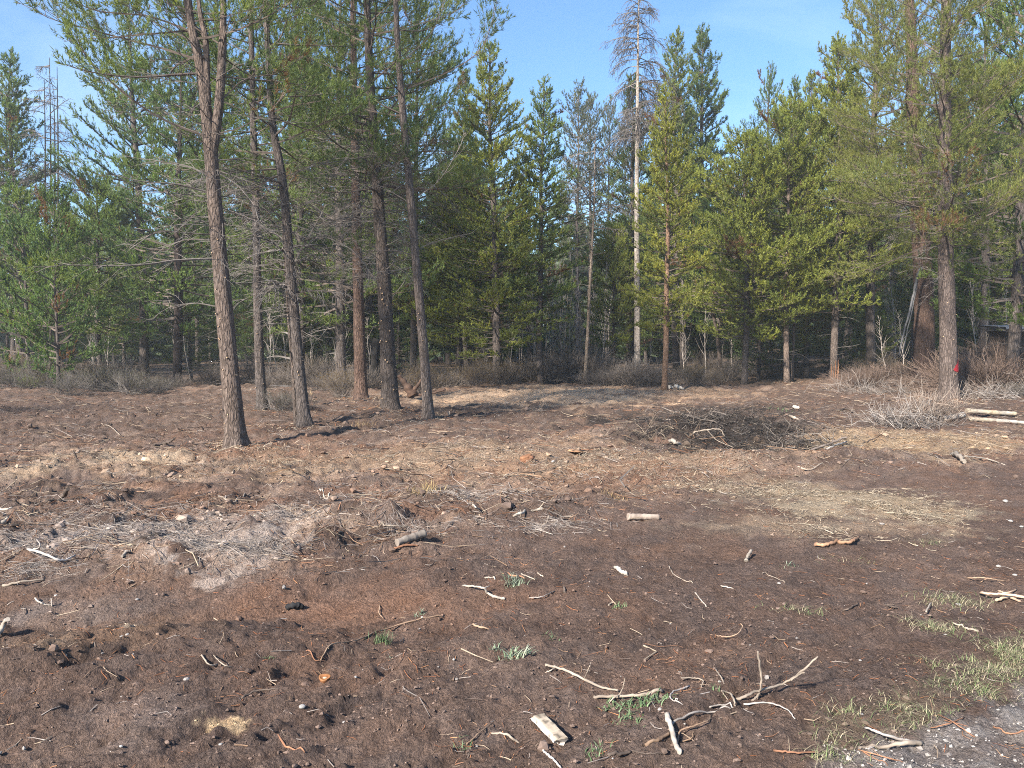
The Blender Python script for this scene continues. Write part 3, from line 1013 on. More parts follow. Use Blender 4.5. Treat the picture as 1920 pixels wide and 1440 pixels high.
def verge_mask(x, y):
    a = np.array(flat_at(1515, 1452)); b = np.array(flat_at(1935, 1268))
    d = (b - a) / np.linalg.norm(b - a); nn_ = np.array([d[1], -d[0]])
    s = (x - a[0]) * nn_[0] + (y - a[1]) * nn_[1]
    w = (fbm(x * 2.1, y * 2.1, 4, 203) - 0.5)
    along = (x - a[0]) * d[0] + (y - a[1]) * d[1]
    return sst(0.19, 0.07, np.abs(s + 0.10 + w * 0.36)) * sst(0.12, 0.6, along + w * 0.4) * (0.5 + 0.5 * sst(0.42, 0.58, fbm(x * 5, y * 5, 3, 204)))

C = soil(X, Y)
nR, nC = X.shape
idx = np.arange(nR * nC).reshape(nR, nC)
quads = np.stack([idx[:-1, :-1], idx[:-1, 1:], idx[1:, 1:], idx[1:, :-1]], -1).reshape(-1, 4)
gme = mesh_np("ground", np.stack([X, Y, Z], -1).reshape(-1, 3), [quads], [M['ground']], col=C.reshape(-1, 3), smooth=True)
ground = bpy.data.objects.new("ground", gme)
link(ground)
ground['kind'] = 'structure'
ground['label'] = 'churned dark brown soil of the clearing'

# ------------------------------------------------------------------ litter nobody could count
def sample_fan(rng, n, y0, y1, power=1.0, pad=0.72):
    """points over the clearing, denser near the camera"""
    u = rng.random(n)
    y = y0 * (y1 / y0) ** (u ** power)
    x = rng.uniform(-1, 1, n) * (1.0 + pad * y)
    return x, y

UP0 = np.array([0, 0, 1.0])
def litter(rng, x, y, L, r, cols, name, label, curve=0.12, tilt=0.10, S=3, lift=0.3, K=3, mat='litter', parent=None):
    n = len(x)
    yaw = rng.uniform(0, 2 * math.pi, n)
    tl = rng.normal(0, tilt, n)
    t = np.linspace(-0.5, 0.5, K)
    dx, dy = np.cos(yaw), np.sin(yaw)
    cv = rng.normal(0, curve, n)
    px = x[:, None] + L[:, None] * (dx[:, None] * t - dy[:, None] * cv[:, None] * (t ** 2 - 0.1) * 2)
    py = y[:, None] + L[:, None] * (dy[:, None] * t + dx[:, None] * cv[:, None] * (t ** 2 - 0.1) * 2)
    g = gz(px, py)
    gm = g.max(1, keepdims=True)
    z = 0.6 * g + 0.4 * gm + (r * lift)[:, None] + L[:, None] * np.abs(tl)[:, None] * (t + 0.5) * np.where(rng.random(n) < .5, 1, -1)[:, None] * 0.5 + (L * np.abs(tl) * .18)[:, None]
    P = np.stack([px, py, z], -1)
    R = np.broadcast_to(r[:, None] * np.linspace(1.0, 0.55, K)[None], (n, K))
    if S == 0:      # split slivers: a flat strip, rolled at random
        T = nrm(P[:, -1] - P[:, 0])
        sd = nrm(np.cross(T, nrm(rng.normal(0, 0.6, (n, 3)) + UP0)))
        W = sd[:, None, :] * (R * 1.25)[..., None]
        v = np.stack([P + W, P - W], 2).reshape(-1, 3)
        i = np.arange(n * K * 2).reshape(n, K, 2)
        q = np.stack([i[:, :-1, 0], i[:, :-1, 1], i[:, 1:, 1], i[:, 1:, 0]], -1).reshape(-1, 4)
        me = mesh_np(name, v, [q], [M[mat]], col=np.repeat(cols, K * 2, 0))
    else:
        v, q, c = tubes(P, R, S, False)
        me = mesh_np(name, v, [q], [M[mat]], col=np.repeat(cols, K * S, 0))
    o = link(bpy.data.objects.new(name, me))
    o['kind'] = 'stuff'
    o['label'] = label
    return o

PAL = np.array([(0.30, 0.23, 0.165), (0.24, 0.155, 0.10), (0.19, 0.10, 0.062), (0.27, 0.235, 0.21), (0.13, 0.10, 0.085), (0.37, 0.30, 0.22), (0.16, 0.085, 0.052), (0.21, 0.185, 0.17)])
PALG = np.array([(0.33, 0.295, 0.27), (0.26, 0.23, 0.21), (0.40, 0.345, 0.30), (0.21, 0.18, 0.165), (0.29, 0.235, 0.19)])
PALS = np.array([(0.38, 0.315, 0.235), (0.31, 0.25, 0.18), (0.25, 0.19, 0.14), (0.45, 0.385, 0.29)])
PALB = np.array([(0.025, 0.022, 0.021), (0.040, 0.035, 0.032), (0.018, 0.017, 0.016), (0.085, 0.075, 0.068), (0.055, 0.044, 0.037)])
PALR = np.array([(0.25, 0.105, 0.05), (0.20, 0.082, 0.042), (0.30, 0.15, 0.075)])

rg = np.random.default_rng(42)
def pick(rng, pal, n, var=0.18):
    return pal[rng.integers(0, len(pal), n)] * rng.uniform(1 - var, 1 + var, (n, 1))

# mulch of broken twigs and roots over the churned ground
x, y = sample_fan(rg, 52000, 4.6, 34, 0.85)
m = rough_mask(x, y)
cl = fbm(x * 1.3, y * 1.9, 3, 71)
keep = rg.random(len(x)) < m * sst(0.32, 0.62, cl) * 0.95 + 0.05 * m
keep &= ~((y > 31) | (np.abs(x) > 0.75 * y + 0.6))
x, y = x[keep], y[keep]
n = len(x)
L = np.exp(rg.normal(-2.35, 0.60, n)) * (1 + y / 40); r = 0.0019 + 0.011 * L * rg.random(n) ** 2 + 0.00007 * y
tc_ = pick(rg, PAL * 0.78, n, 0.3)
sm = L < 0.13
litter(rg, x[~sm], y[~sm], np.minimum(L[~sm], 0.8), np.minimum(r[~sm], 0.012), tc_[~sm], "twig_litter", "broken twigs and roots strewn over the churned ground", tilt=0.22)
litter(rg, x[sm], y[sm], L[sm], r[sm] * 1.1, tc_[sm], "wood_shreds", "short shreds of wood and root over the churned ground", tilt=0.25, S=0)
# needles and shreds fallen round the feet of the front pines
xs, ys2 = [], []
for (px, d, k) in [(441, 13.5, 900), (571, 16.6, 450), (492, 20.5, 350), (732, 20.1, 500), (677, 23.9, 350), (803, 17.8, 350), (1781, 23.2, 400), (1246, 28.4, 300), (1476, 33.8, 200), (1563, 33.8, 200)]:
    a = rg.uniform(0, 6.28, k); q = 0.16 + np.abs(rg.normal(0, 0.55, k))
    xs.append((px - 960) / F * d + np.cos(a) * q); ys2.append(d + np.sin(a) * q)
x, y = np.concatenate(xs), np.concatenate(ys2); n = len(x)
litter(rg, x, y, rg.uniform(0.05, 0.16, n), 0.0022 + 0.0001 * y, pick(rg, np.concatenate([PALR, PAL[:3], PALS]) * 0.85, n, 0.3), "trunk_foot_litter", "rusty needles and shreds round the feet of the pines", tilt=0.2, S=0)
# fibrous mats of torn roots (grey), heaped
mats = [(100, 1030, 130, 26), (420, 1045, 95, 32), (300, 1000, 160, 22), (560, 985, 60, 12), (500, 1060, 40, 18), (180, 965, 120, 16), (720, 1010, 110, 12),
        (860, 935, 150, 20), (640, 950, 130, 16), (1000, 1000, 110, 10), (60, 1075, 80, 14)]
xs, ys2 = [], []
for (px, py, rx, ry) in mats:
    cx, cyy = flat_at(px, py)
    k = int(800 * (rx / 100) * (ry / 20))
    y1 = flat_at(px, py + ry)[1]; y0 = flat_at(px, py - ry)[1]
    a = rg.normal(0, 0.55, (k, 2))
    xs.append(cx + a[:, 0] * rx * cyy / F); ys2.append(cyy + a[:, 1] * (y0 - y1) * 0.5)
x, y = np.concatenate(xs), np.concatenate(ys2)
n = len(x)
kk = rg.random(n) < sst(0.36, 0.58, fbm(x * 2.4, y * 3.4, 4, 73)) + 0.04; x, y = x[kk], y[kk]; n = len(x)
L = np.exp(rg.normal(-2.15, 0.5, n)); r = 0.0011 + 0.005 * L * rg.random(n) ** 2
litter(rg, x, y, np.minimum(L, .6), np.minimum(r, 0.008), pick(rg, PALG * 0.82, n, 0.3), "torn_root_mats", "grey matted roots and dry stems torn up by the machine", curve=0.9, tilt=0.34, K=3)
# black twigs of the burnt hollow
xs, ys2 = [], []
for (px, py, rx, ry, k) in [(1370, 826, 150, 26, 2600), (1240, 795, 110, 14, 1500), (1400, 778, 110, 10, 700), (1480, 835, 70, 12, 500)]:
    cx, cyy = flat_at(px, py)
    y1 = flat_at(px, py + ry)[1]; y0 = flat_at(px, py - ry)[1]
    a = rg.normal(0, 0.5, (k, 2))
    xs.append(cx + a[:, 0] * rx * cyy / F); ys2.append(0.5 * (y0 + y1) + a[:, 1] * (y0 - y1) * 0.5)
x, y = np.concatenate(xs), np.concatenate(ys2)
n = len(x)
L = np.exp(rg.normal(-1.75, 0.45, n)); r = 0.003 + 0.012 * L * rg.random(n) ** 2
litter(rg, x, y, np.minimum(L, 1.1), np.minimum(r, .014), pick(rg, PALB, n), "charred_brush", "blackened twigs heaped in the burnt hollow", curve=0.35, tilt=0.24)
# straw of the pale patches
xs, ys2 = [], []
for (px, py, rx, ry, k) in [(1610, 948, 150, 34, 6500), (1420, 930, 170, 28, 3500), (1760, 838, 260, 22, 5000), (1560, 1000, 170, 22, 900), (1560, 845, 140, 12, 900), (1150, 875, 300, 26, 5500), (760, 860, 420, 28, 6500), (1060, 742, 170, 9, 1600), (820, 745, 110, 8, 800), (1290, 738, 90, 7, 700), (230, 852, 90, 12, 500)]:
    cx, cyy = flat_at(px, py)
    y1 = flat_at(px, py + ry)[1]; y0 = flat_at(px, max(py - ry, 700))[1]
    a = rg.normal(0, 0.6, (k, 2))
    xs.append(cx + a[:, 0] * rx * cyy / F); ys2.append(0.5 * (y0 + y1) + a[:, 1] * (y0 - y1) * 0.5)
x, y = np.concatenate(xs), np.concatenate(ys2)
k = (y > 4) & (y < 33) & (rg.random(len(x)) < sst(0.38, 0.60, fbm(x * 1.5, y * 2.2, 4, 72)) + 0.06); x, y = x[k], y[k]
n = len(x)
L = np.exp(rg.normal(-3.05, 0.5, n)) * (1 + y / 40); r = 0.0010 + 0.00009 * y + 0.0008 * rg.random(n)
litter(rg, x, y, np.minimum(L, .5), r, pick(rg, PALS * 0.64, n, 0.3), "dry_straw", "pale dry straw and wood shreds in patches on the soil", curve=0.35, tilt=0.28, S=0)
# pine needles and short bits on the smooth soil
x, y = sample_fan(rg, 9000, 2.0, 9.5, 1.0)
k = (rough_mask(x, y) < 0.6) & (rg.random(len(x)) < sst(0.40, 0.62, fbm(x * 1.6, y * 1.6, 3, 81)) + 0.10)
x, y = x[k], y[k]; n = len(x)
L = rg.uniform(0.02, 0.085, n); r = rg.uniform(0.0007, 0.0016, n)
pal = np.concatenate([PALR, PAL[:4], PALR])
litter(rg, x, y, L, r, pick(rg, pal, n), "fallen_needles", "rusty fallen needles and slivers on the bare soil", curve=0.3, tilt=0.12, S=0)
x, y = sample_fan(rg, 420, 2.1, 9, 1.0); k = rough_mask(x, y) < 0.5; x, y = x[k], y[k]; n = len(x)
L = np.exp(rg.normal(-2.5, 0.5, n)); r = 0.0018 + 0.012 * L * rg.random(n) ** 2
litter(rg, x, y, np.minimum(L, .3), np.minimum(r, .006), pick(rg, PAL, n), "small_twigs", "small broken twigs scattered on the bare soil", curve=0.35, tilt=0.10, S=4)

# soil crumbs, pebbles, gravel
_ph = (1 + 5 ** 0.5) / 2
_iv = nrm(np.array([(-1, _ph, 0), (1, _ph, 0), (-1, -_ph, 0), (1, -_ph, 0), (0, -1, _ph), (0, 1, _ph), (0, -1, -_ph), (0, 1, -_ph), (_ph, 0, -1), (_ph, 0, 1), (-_ph, 0, -1), (-_ph, 0, 1)], float))
_if = np.array([(0, 11, 5), (0, 5, 1), (0, 1, 7), (0, 7, 10), (0, 10, 11), (1, 5, 9), (5, 11, 4), (11, 10, 2), (10, 7, 6), (7, 1, 8), (3, 9, 4), (3, 4, 2), (3, 2, 6), (3, 6, 8), (3, 8, 9), (4, 9, 5), (2, 4, 11), (6, 2, 10), (8, 6, 7), (9, 8, 1)])
def grains(rng, x, y, size, cols, name, label, mat='stone', flat=0.7, sink=0.25, smooth=False):
    n = len(x)
    s = size[:, None] * rng.uniform(0.65, 1.35, (n, 3)) * np.array([1, 1, flat])
    jit = rng.uniform(0.72, 1.28, (n, 12, 1))
    a = rng.uniform(0, 6.28, n)
    v = _iv[None] * jit * s[:, None, :]
    vx = v[..., 0] * np.cos(a)[:, None] - v[..., 1] * np.sin(a)[:, None]
    vy = v[..., 0] * np.sin(a)[:, None] + v[..., 1] * np.cos(a)[:, None]
    z = gz(x, y)
    V = np.stack([vx + x[:, None], vy + y[:, None], v[..., 2] + (z + s[:, 2] * (1 - 2 * sink))[:, None]], -1)
    Fc = (_if[None] + (np.arange(n) * 12)[:, None, None]).reshape(-1, 3)
    me = mesh_np(name, V.reshape(-1, 3), [Fc], [M[mat]], col=np.repeat(cols, 12, 0), smooth=smooth)
    o = link(bpy.data.objects.new(name, me)); o['kind'] = 'stuff'; o['label'] = label
    return o
x, y = sample_fan(rg, 6000, 2.0, 26, 0.9)
m = rough_mask(x, y); k = rg.random(len(x)) < 0.30 + 0.6 * m; x, y = x[k], y[k]
n = len(x)
sz = np.exp(rg.normal(-4.9, 0.55, n)) * (0.8 + 0.9 * rough_mask(x, y)) * (1 + y / 30)
grains(rg, x, y, np.minimum(sz, .07), soil(x, y) * rg.uniform(0.65, 1.15, (n, 1)), "soil_clods", "crumbs and clods of loose dark soil", mat='litter', sink=0.35)
_ov = np.array([(1, 0, 0), (-1, 0, 0), (0, 1, 0), (0, -1, 0), (0, 0, 1), (0, 0, -1)], float)
_of = np.array([(0, 2, 4), (2, 1, 4), (1, 3, 4), (3, 0, 4), (2, 0, 5), (1, 2, 5), (3, 1, 5), (0, 3, 5)])
def crumbs(rng, x, y, size, cols, name, label):
    n = len(x)
    s = size[:, None] * rng.uniform(0.6, 1.4, (n, 3)) * np.array([1, 1, 0.75])
    v = _ov[None] * rng.uniform(0.7, 1.2, (n, 6, 1)) * s[:, None, :]
    a = rng.uniform(0, 6.28, n)
    vx = v[..., 0] * np.cos(a)[:, None] - v[..., 1] * np.sin(a)[:, None] + v[..., 2] * 0.3
    vy = v[..., 0] * np.sin(a)[:, None] + v[..., 1] * np.cos(a)[:, None]
    V = np.stack([vx + x[:, None], vy + y[:, None], v[..., 2] + (gz(x, y) + s[:, 2] * 0.35)[:, None]], -1)
    Fc = (_of[None] + (np.arange(n) * 6)[:, None, None]).reshape(-1, 3)
    o = link(bpy.data.objects.new(name, mesh_np(name, V.reshape(-1, 3), [Fc], [M['litter']], col=np.repeat(cols, 6, 0))))
    o['kind'] = 'stuff'; o['label'] = label
x, y = sample_fan(rg, 22000, 2.0, 9.0, 1.0)
k = rg.random(len(x)) < 0.15 + 0.85 * sst(0.42, 0.62, fbm(x * 2.1, y * 2.1, 4, 97)); x, y = x[k], y[k]; n = len(x)
crumbs(rg, x, y, np.minimum(np.exp(rg.normal(-5.45, 0.45, n)), 0.02), soil(x, y) * rg.uniform(0.6, 1.25, (n, 1)), "soil_crumbs", "fine crumbs of loose soil on the scraped ground")
PALST = np.array([(0.29, 0.27, 0.25), (0.23, 0.21, 0.195), (0.36, 0.335, 0.31), (0.18, 0.165, 0.155)])
x, y = sample_fan(rg, 330, 2.0, 11, 1.0); n = len(x)
grains(rg, x, y, np.exp(rg.normal(-5.3, 0.45, n)), pick(rg, PALST, n), "pebbles", "tiny pale pebbles in the soil")
x = rg.uniform(0.6, 4.2, 16000); y = rg.uniform(1.6, 4.6, 16000)
gm = gravel_mask(x, y); k = rg.random(len(x)) < gm * sst(0.38, 0.60, fbm(x * 2.6, y * 2.6, 3, 88)) + 0.12 * gm; x, y = x[k], y[k]; n = len(x)
crumbs(rg, x, y, np.exp(rg.normal(-5.45, 0.45, n)), pick(rg, PALST * 1.0, n, 0.3), "gravel", "grey gravel of the road edge")

# green and straw grass along the road edge
def blades(rng, x, y, h, w, cols, K=4, lean=0.8, flatten=0.0):
    n = len(x)
    a = rng.uniform(0, 6.28, n); t = np.linspace(0, 1, K)
    ln = rng.uniform(0.3, 1.0, n) * lean
    g = gz(x, y) - 0.004
    hz = h[:, None] * (t - (0.5 * ln[:, None]) * t ** 2)
    ho = h[:, None] * ln[:, None] * t ** 1.6
    P = np.stack([x[:, None] + np.cos(a)[:, None] * ho, y[:, None] + np.sin(a)[:, None] * ho, g[:, None] + hz], -1)
    sd = np.stack([-np.sin(a), np.cos(a), np.zeros(n)], -1)
    W = w[:, None] * (1 - t ** 1.5 * 0.92) * 0.5
    A = P + sd[:, None, :] * W[..., None]; B = P - sd[:, None, :] * W[..., None]
    V = np.stack([A, B], 2).reshape(-1, 3)
    i = np.arange(n * K * 2).reshape(n, K, 2)
    q = np.stack([i[:, :-1, 0], i[:, :-1, 1], i[:, 1:, 1], i[:, 1:, 0]], -1).reshape(-1, 4)
    return V, q, np.repeat(cols, K * 2, 0)
PALGR = np.array([(0.11, 0.155, 0.06), (0.15, 0.18, 0.085), (0.085, 0.12, 0.05), (0.30, 0.265, 0.17), (0.36, 0.31, 0.21), (0.20, 0.20, 0.11), (0.26, 0.215, 0.15)])
x = rg.uniform(0.9, 4.8, 110000); y = rg.uniform(1.7, 5.2, 110000)
vm = verge_mask(x, y)
k = rg.random(len(x)) < vm * (0.15 + 0.85 * sst(0.42, 0.6, fbm(x * 4, y * 4, 3, 89))) * 0.9; x, y = x[k], y[k]; n = len(x)
v, q, c = blades(rg, x, y, rg.uniform(0.025, 0.07, n), rg.uniform(0.0016, 0.0032, n), pick(rg, PALGR, n, 0.3), lean=1.8, K=3)
o = link(bpy.data.objects.new("grass", mesh_np("grass", v, [q], [M['blade']], col=c))); o['kind'] = 'stuff'; o['label'] = 'short green and straw coloured grass along the gravel edge'
# thin grass mats further in
xs, ys2 = [], []
for (px, py, rx, ry, k) in [(1790, 1130, 55, 14, 330), (1755, 1178, 50, 14, 330), (1500, 1145, 45, 5, 90), (1740, 1025, 40, 6, 60), (1590, 1055, 50, 6, 40), (1755, 1252, 25, 8, 70), (1560, 1420, 40, 8, 90), (1895, 1235, 30, 26, 420), (1830, 1300, 40, 16, 200)]:
    cx, cyy = flat_at(px, py); a = rg.normal(0, 0.55, (k, 2))
    y1 = flat_at(px, py + ry)[1]; y0 = flat_at(px, py - ry)[1]
    xs.append(cx + a[:, 0] * rx * cyy / F + 0.25 * a[:, 1] * -0.2); ys2.append(cyy + a[:, 1] * (y0 - y1) * .5)
x, y = np.concatenate(xs), np.concatenate(ys2); n = len(x)
v, q, c = blades(rg, x, y, rg.uniform(0.03, 0.085, n), rg.uniform(0.0018, 0.0034, n), pick(rg, PALGR, n), lean=1.8)
o = link(bpy.data.objects.new("grass", mesh_np("grass", v, [q], [M['blade']], col=c))); o['kind'] = 'stuff'; o['label'] = 'flattened thin grass in strips on the soil'

# ------------------------------------------------------------------ the front trees
big_tree("pine_tree", "tall leaning brown pine with forked top, nearest tree to the camera", 441, 13.6,
         [(441, 826), (431, 700), (419, 560), (406, 420), (393, 270), (376, 130), (352, 0)],
         [0.178, 0.156, 0.138, 0.124, 0.112, 0.080, 0.066, 0.045, 0.02], 101, 'bark_brown', Hextra=6.0, zlive=6.4, zdead=(3.1, 6.6), n_dead=44, n_live=30,
         dead_L=(0.7, 1.9), live_L=(1.3, 2.4),
         stems=[([(397, 300), (411, 190), (417, 90), (419, 0), 4.0], [0.085, 0.078, 0.070, 0.05, 0.015]),
                ([(391, 240), (388, 150), (385, 70), (372, 0), 3.0], [0.062, 0.056, 0.05, 0.035, 0.012])],
         limbs=[([(384, 255), (310, 226), (250, 190), (205, 155), (165, 118), (140, 70)], 0.028, False, -0.8, 0.45),
                ([(364, 110), (300, 90), (225, 72), (150, 50), (100, 38), (30, 4)], 0.030, False, 0.6, 0.30),
                ([(360, 60), (280, 30), (180, 20), (90, -20)], 0.026, False, -0.4, 0.3),
                ([(389, 328), (350, 312), (300, 306), (235, 296)], 0.020, True, 0.5, None),
                ([(396, 362), (330, 346), (265, 341), (192, 326)], 0.022, True, -0.6, None),
                ([(399, 485), (330, 487), (250, 494), (150, 491), (70, 494)], 0.026, True, -0.9, 0.62),
                ([(404, 450), (350, 450), (290, 466), (230, 452)], 0.018, True, 0.4, None),
                ([(402, 440), (345, 438), (290, 440), (245, 478)], 0.016, True, -0.7, None),
                ([(408, 575), (360, 568), (310, 578), (280, 600)], 0.014, True, 0.3, None),
                ([(408, 300), (450, 300), (500, 312), (560, 300)], 0.016, True, 0.5, None),
                ([(410, 250), (455, 238), (505, 210), (540, 170)], 0.020, False, -0.4, 0.4),
                ([(412, 190), (460, 150), (520, 140), (580, 110)], 0.020, False, 0.4, 0.4),
                ([(412, 325), (450, 350), (480, 385), (500, 430)], 0.014, True, -0.8, None),
                ([(416, 410), (420, 450), (424, 490), (436, 530)], 0.013, True, -0.6, None),
                ([(420, 530), (470, 530), (520, 525)], 0.012, True, 0.3, None)],
         stubs=[(0.25, 3.6, 26, 0.85)], green=(0.95, 1.0, 0.95), fine_tw=True)
big_tree("pine_tree", "slim grey pine standing just right of the nearest forked pine", 492, 20.6,
         [(493, 768), (487, 690), (483, 560), (480, 400), (474, 200), (470, 0)], [0.15, 0.125, 0.11, 0.095, 0.08, 0.06, 0.04, 0.015], 102, 'bark_grey', Hextra=5, zlive=5.5,
         zdead=(3.0, 6.5), n_dead=40, n_live=60, dead_L=(0.8, 1.9), live_L=(1.3, 2.6), green=(0.8, 0.9, 0.9), stubs=[(0.3, 2.6, 8, 0.8)])
big_tree("pine_tree", "grey pine leaning left with bare drooping lower limbs", 571, 16.7,
         [(571, 796), (560, 680), (546, 520), (531, 350), (511, 230), (503, 100), (498, 0)], [0.140, 0.115, 0.100, 0.088, 0.076, 0.066, 0.055, 0.04, 0.015], 103, 'bark_grey', Hextra=5, zlive=5.0,
         zdead=(2.3, 5.4), n_dead=60, n_live=60, dead_L=(1.0, 2.5), live_L=(1.3, 2.6), green=(0.85, 0.95, 0.9),
         limbs=[([(541, 470), (520, 440), (490, 430), (450, 420)], 0.016, True, -0.5, None), ([(548, 530), (510, 530), (480, 520)], 0.012, True, -0.4, None),
                ([(545, 420), (600, 440), (660, 470), (700, 520)], 0.015, True, -0.6, None), ([(550, 610), (520, 605), (480, 612)], 0.012, True, -0.3, None)],
         stubs=[(0.3, 2.2, 8, 0.8)])
big_tree("pine_tree", "reddish pine with peeling bark left of the thick dark pine", 677, 24.0,
         [(677, 752), (675, 660), (672, 560), (668, 400), (664, 200), (662, 0)], [0.205, 0.185, 0.165, 0.14, 0.11, 0.08, 0.05, 0.015], 104, 'bark_red', Hextra=4, zlive=6.0,
         zdead=(3.4, 7.0), n_dead=60, n_live=60, dead_L=(1.2, 2.8), live_L=(1.6, 3.0), green=(0.75, 0.85, 0.85), stubs=[(0.4, 3.0, 8, 1.0)])
big_tree("pine_tree", "thick dark pine dotted with pale cut branch stubs", 732, 20.2,
         [(732, 771), (728, 680), (722, 560), (713, 430), (704, 300), (694, 150), (688, 0)], [0.235, 0.205, 0.18, 0.155, 0.13, 0.108, 0.085, 0.05, 0.02], 105, 'bark_grey', Hextra=5, zlive=5.6,
         zdead=(3.3, 7.0), n_dead=85, n_live=100, dead_L=(1.4, 3.0), live_L=(1.8, 3.4), green=(0.75, 0.85, 0.85), barkc=(0.8, 0.78, 0.76), stubs=[(0.25, 3.2, 34, 1.3)],
         limbs=[([(735, 560), (745, 545), (760, 525), (768, 505)], 0.020, True, -0.5, None), ([(722, 520), (725, 560), (718, 600)], 0.012, True, -0.4, None)], flare=0.45)
big_tree("pine_tree", "pale grey slender pine with long bare limbs rising right", 803, 17.9,
         [(803, 787), (797, 690), (789, 590), (778, 470), (768, 350), (756, 220), (746, 90), (742, 0)], [0.125, 0.110, 0.103, 0.095, 0.088, 0.078, 0.066, 0.055, 0.04, 0.012], 106, 'bark_grey', Hextra=3.5, zlive=6.4,
         zdead=(3.6, 6.2), n_dead=12, n_live=18, dead_L=(0.7, 1.7), live_L=(0.8, 1.7), barkc=(1.3, 1.25, 1.2), green=(0.95, 1.0, 0.95),
         limbs=[([(766, 165), (845, 132), (899, 94), (922, 40), (937, -20)], 0.024, False, -0.5, 0.5),
                ([(756, 115), (806, 66), (827, 24), (850, -30)], 0.020, False, 0.4, 0.4),
                ([(750, 58), (792, 42), (848, 24), (880, -5)], 0.020, False, -0.3, 0.4),
                ([(768, 220), (800, 205), (840, 190), (870, 150)], 0.014, False, 0.5, 0.5),
                ([(757, 215), (705, 190), (660, 145), (640, 90)], 0.016, False, 0.3, 0.45),
                ([(785, 367), (822, 340), (855, 288), (874, 246)], 0.016, True, -0.5, None),
                ([(780, 480), (740, 470), (690, 470), (640, 468), (610, 472)], 0.016, False, -0.6, 0.30),
                ([(782, 500), (750, 505), (705, 512), (680, 540)], 0.014, True, -0.5, None),
                ([(780, 470), (810, 455), (850, 440), (880, 430)], 0.016, True, 0.2, None),
                ([(770, 330), (735, 300), (700, 290), (660, 300)], 0.014, True, 0.3, None)],
         stubs=[(0.4, 4.0, 12, 0.8)], droop=0.3)
big_tree("pine_tree", "large pine marked with red paint on its trunk", 1781, 23.3,
         [(1781, 757), (1778, 660), (1775, 540), (1773, 420), (1772, 290), (1772, 150), (1774, 0)], [0.265, 0.235, 0.22, 0.20, 0.18, 0.155, 0.13, 0.08, 0.02], 107, 'bark_grey', Hextra=4, zlive=4.6,
         zdead=(3.2, 7.0), n_dead=22, n_live=90, front=34, dead_L=(1.2, 2.6), live_L=(2.0, 3.8), barkc=(1.15, 1.08, 1.05), green=(1.25, 1.1, 0.9), stubs=[(0.6, 4.0, 14, 1.1)],
         limbs=[([(1768, 270), (1790, 262), (1830, 258), (1890, 256)], 0.02, False, -0.6, 0.5), ([(1770, 480), (1800, 490), (1850, 492), (1900, 488)], 0.018, True, -0.5, 0.7),
                ([(1770, 385), (1830, 380), (1880, 375), (1930, 370)], 0.018, True, -0.8, 0.7), ([(1770, 500), (1800, 490), (1850, 500), (1900, 540)], 0.014, True, -0.6, 0.7)], nn=11, sp=0.11)
big_tree("pine_tree", "massive old pine with reddish upper trunk behind the red marked pine", 1734, 30.0,
         [(1734, 690), (1733, 600), (1730, 500), (1722, 400), (1715, 300), (1712, 200), (1708, 60), (1704, -30)], [0.40, 0.36, 0.34, 0.30, 0.26, 0.235, 0.19, 0.15, 0.09, 0.02], 108, 'bark_red', Hextra=3, zlive=6.2,
         zdead=(4.0, 9.5), n_dead=30, n_live=95, front=24, dead_L=(1.2, 2.8), live_L=(2.4, 4.6), barkc=(0.95, 0.95, 0.95), green=(1.3, 1.1, 0.8), stubs=[(1.0, 4.0, 4, 1.3)],
         limbs=[([(1725, 435), (1700, 430), (1680, 445), (1658, 462)], 0.035, True, -0.5, None)], nn=10, sp=0.13)

# red paint on the bark
_rm = NT("red_paint"); M['red_paint'] = _rm.finish((0.25, 0.018, 0.024), 0.6, None)
def paint_mark(root, base):
    rng = np.random.default_rng(5)
    bl = []
    # a splash wrapping the right side of the trunk
    for (z0, a0, hh, wa) in [(0.98, -0.95, 0.13, 0.45), (0.92, -1.25, 0.07, 0.34), (1.10, -0.78, 0.15, 0.2)]:
        na, nz = 12, 9
        aa = a0 + np.linspace(-wa, wa, na)[None, :] + np.zeros((nz, 1)); tt = np.linspace(-1, 1, nz)[:, None]
        wob = 1 + 0.35 * (fbm(np.linspace(0, 4, na)[None] + z0 * 9, tt * 0, 3, 4) - 0.5) * 2
        zz = z0 + tt * hh * wob * np.cos(np.linspace(-1.35, 1.35, na))[None, :]
        rr = np.interp(zz, [0, 0.5, 1.56], [0.29, 0.256, 0.236]) + 0.010
        V = np.stack([np.cos(aa) * rr - 0.030 * zz, np.sin(aa) * rr, zz], -1).reshape(-1, 3)
        i = np.arange(na * nz).reshape(nz, na)
        q = np.stack([i[:-1, :-1], i[:-1, 1:], i[1:, 1:], i[1:, :-1]], -1).reshape(-1, 4)
        bl.append((V, [q]))
    V, fs = merge(bl)
    part("paint_mark", mesh_np("paint_mark", V, fs, [M['red_paint']], smooth=True), root)
for o in bpy.data.objects:
    if o.get('label', '').startswith("large pine marked with red"):
        paint_mark(o, o.location)

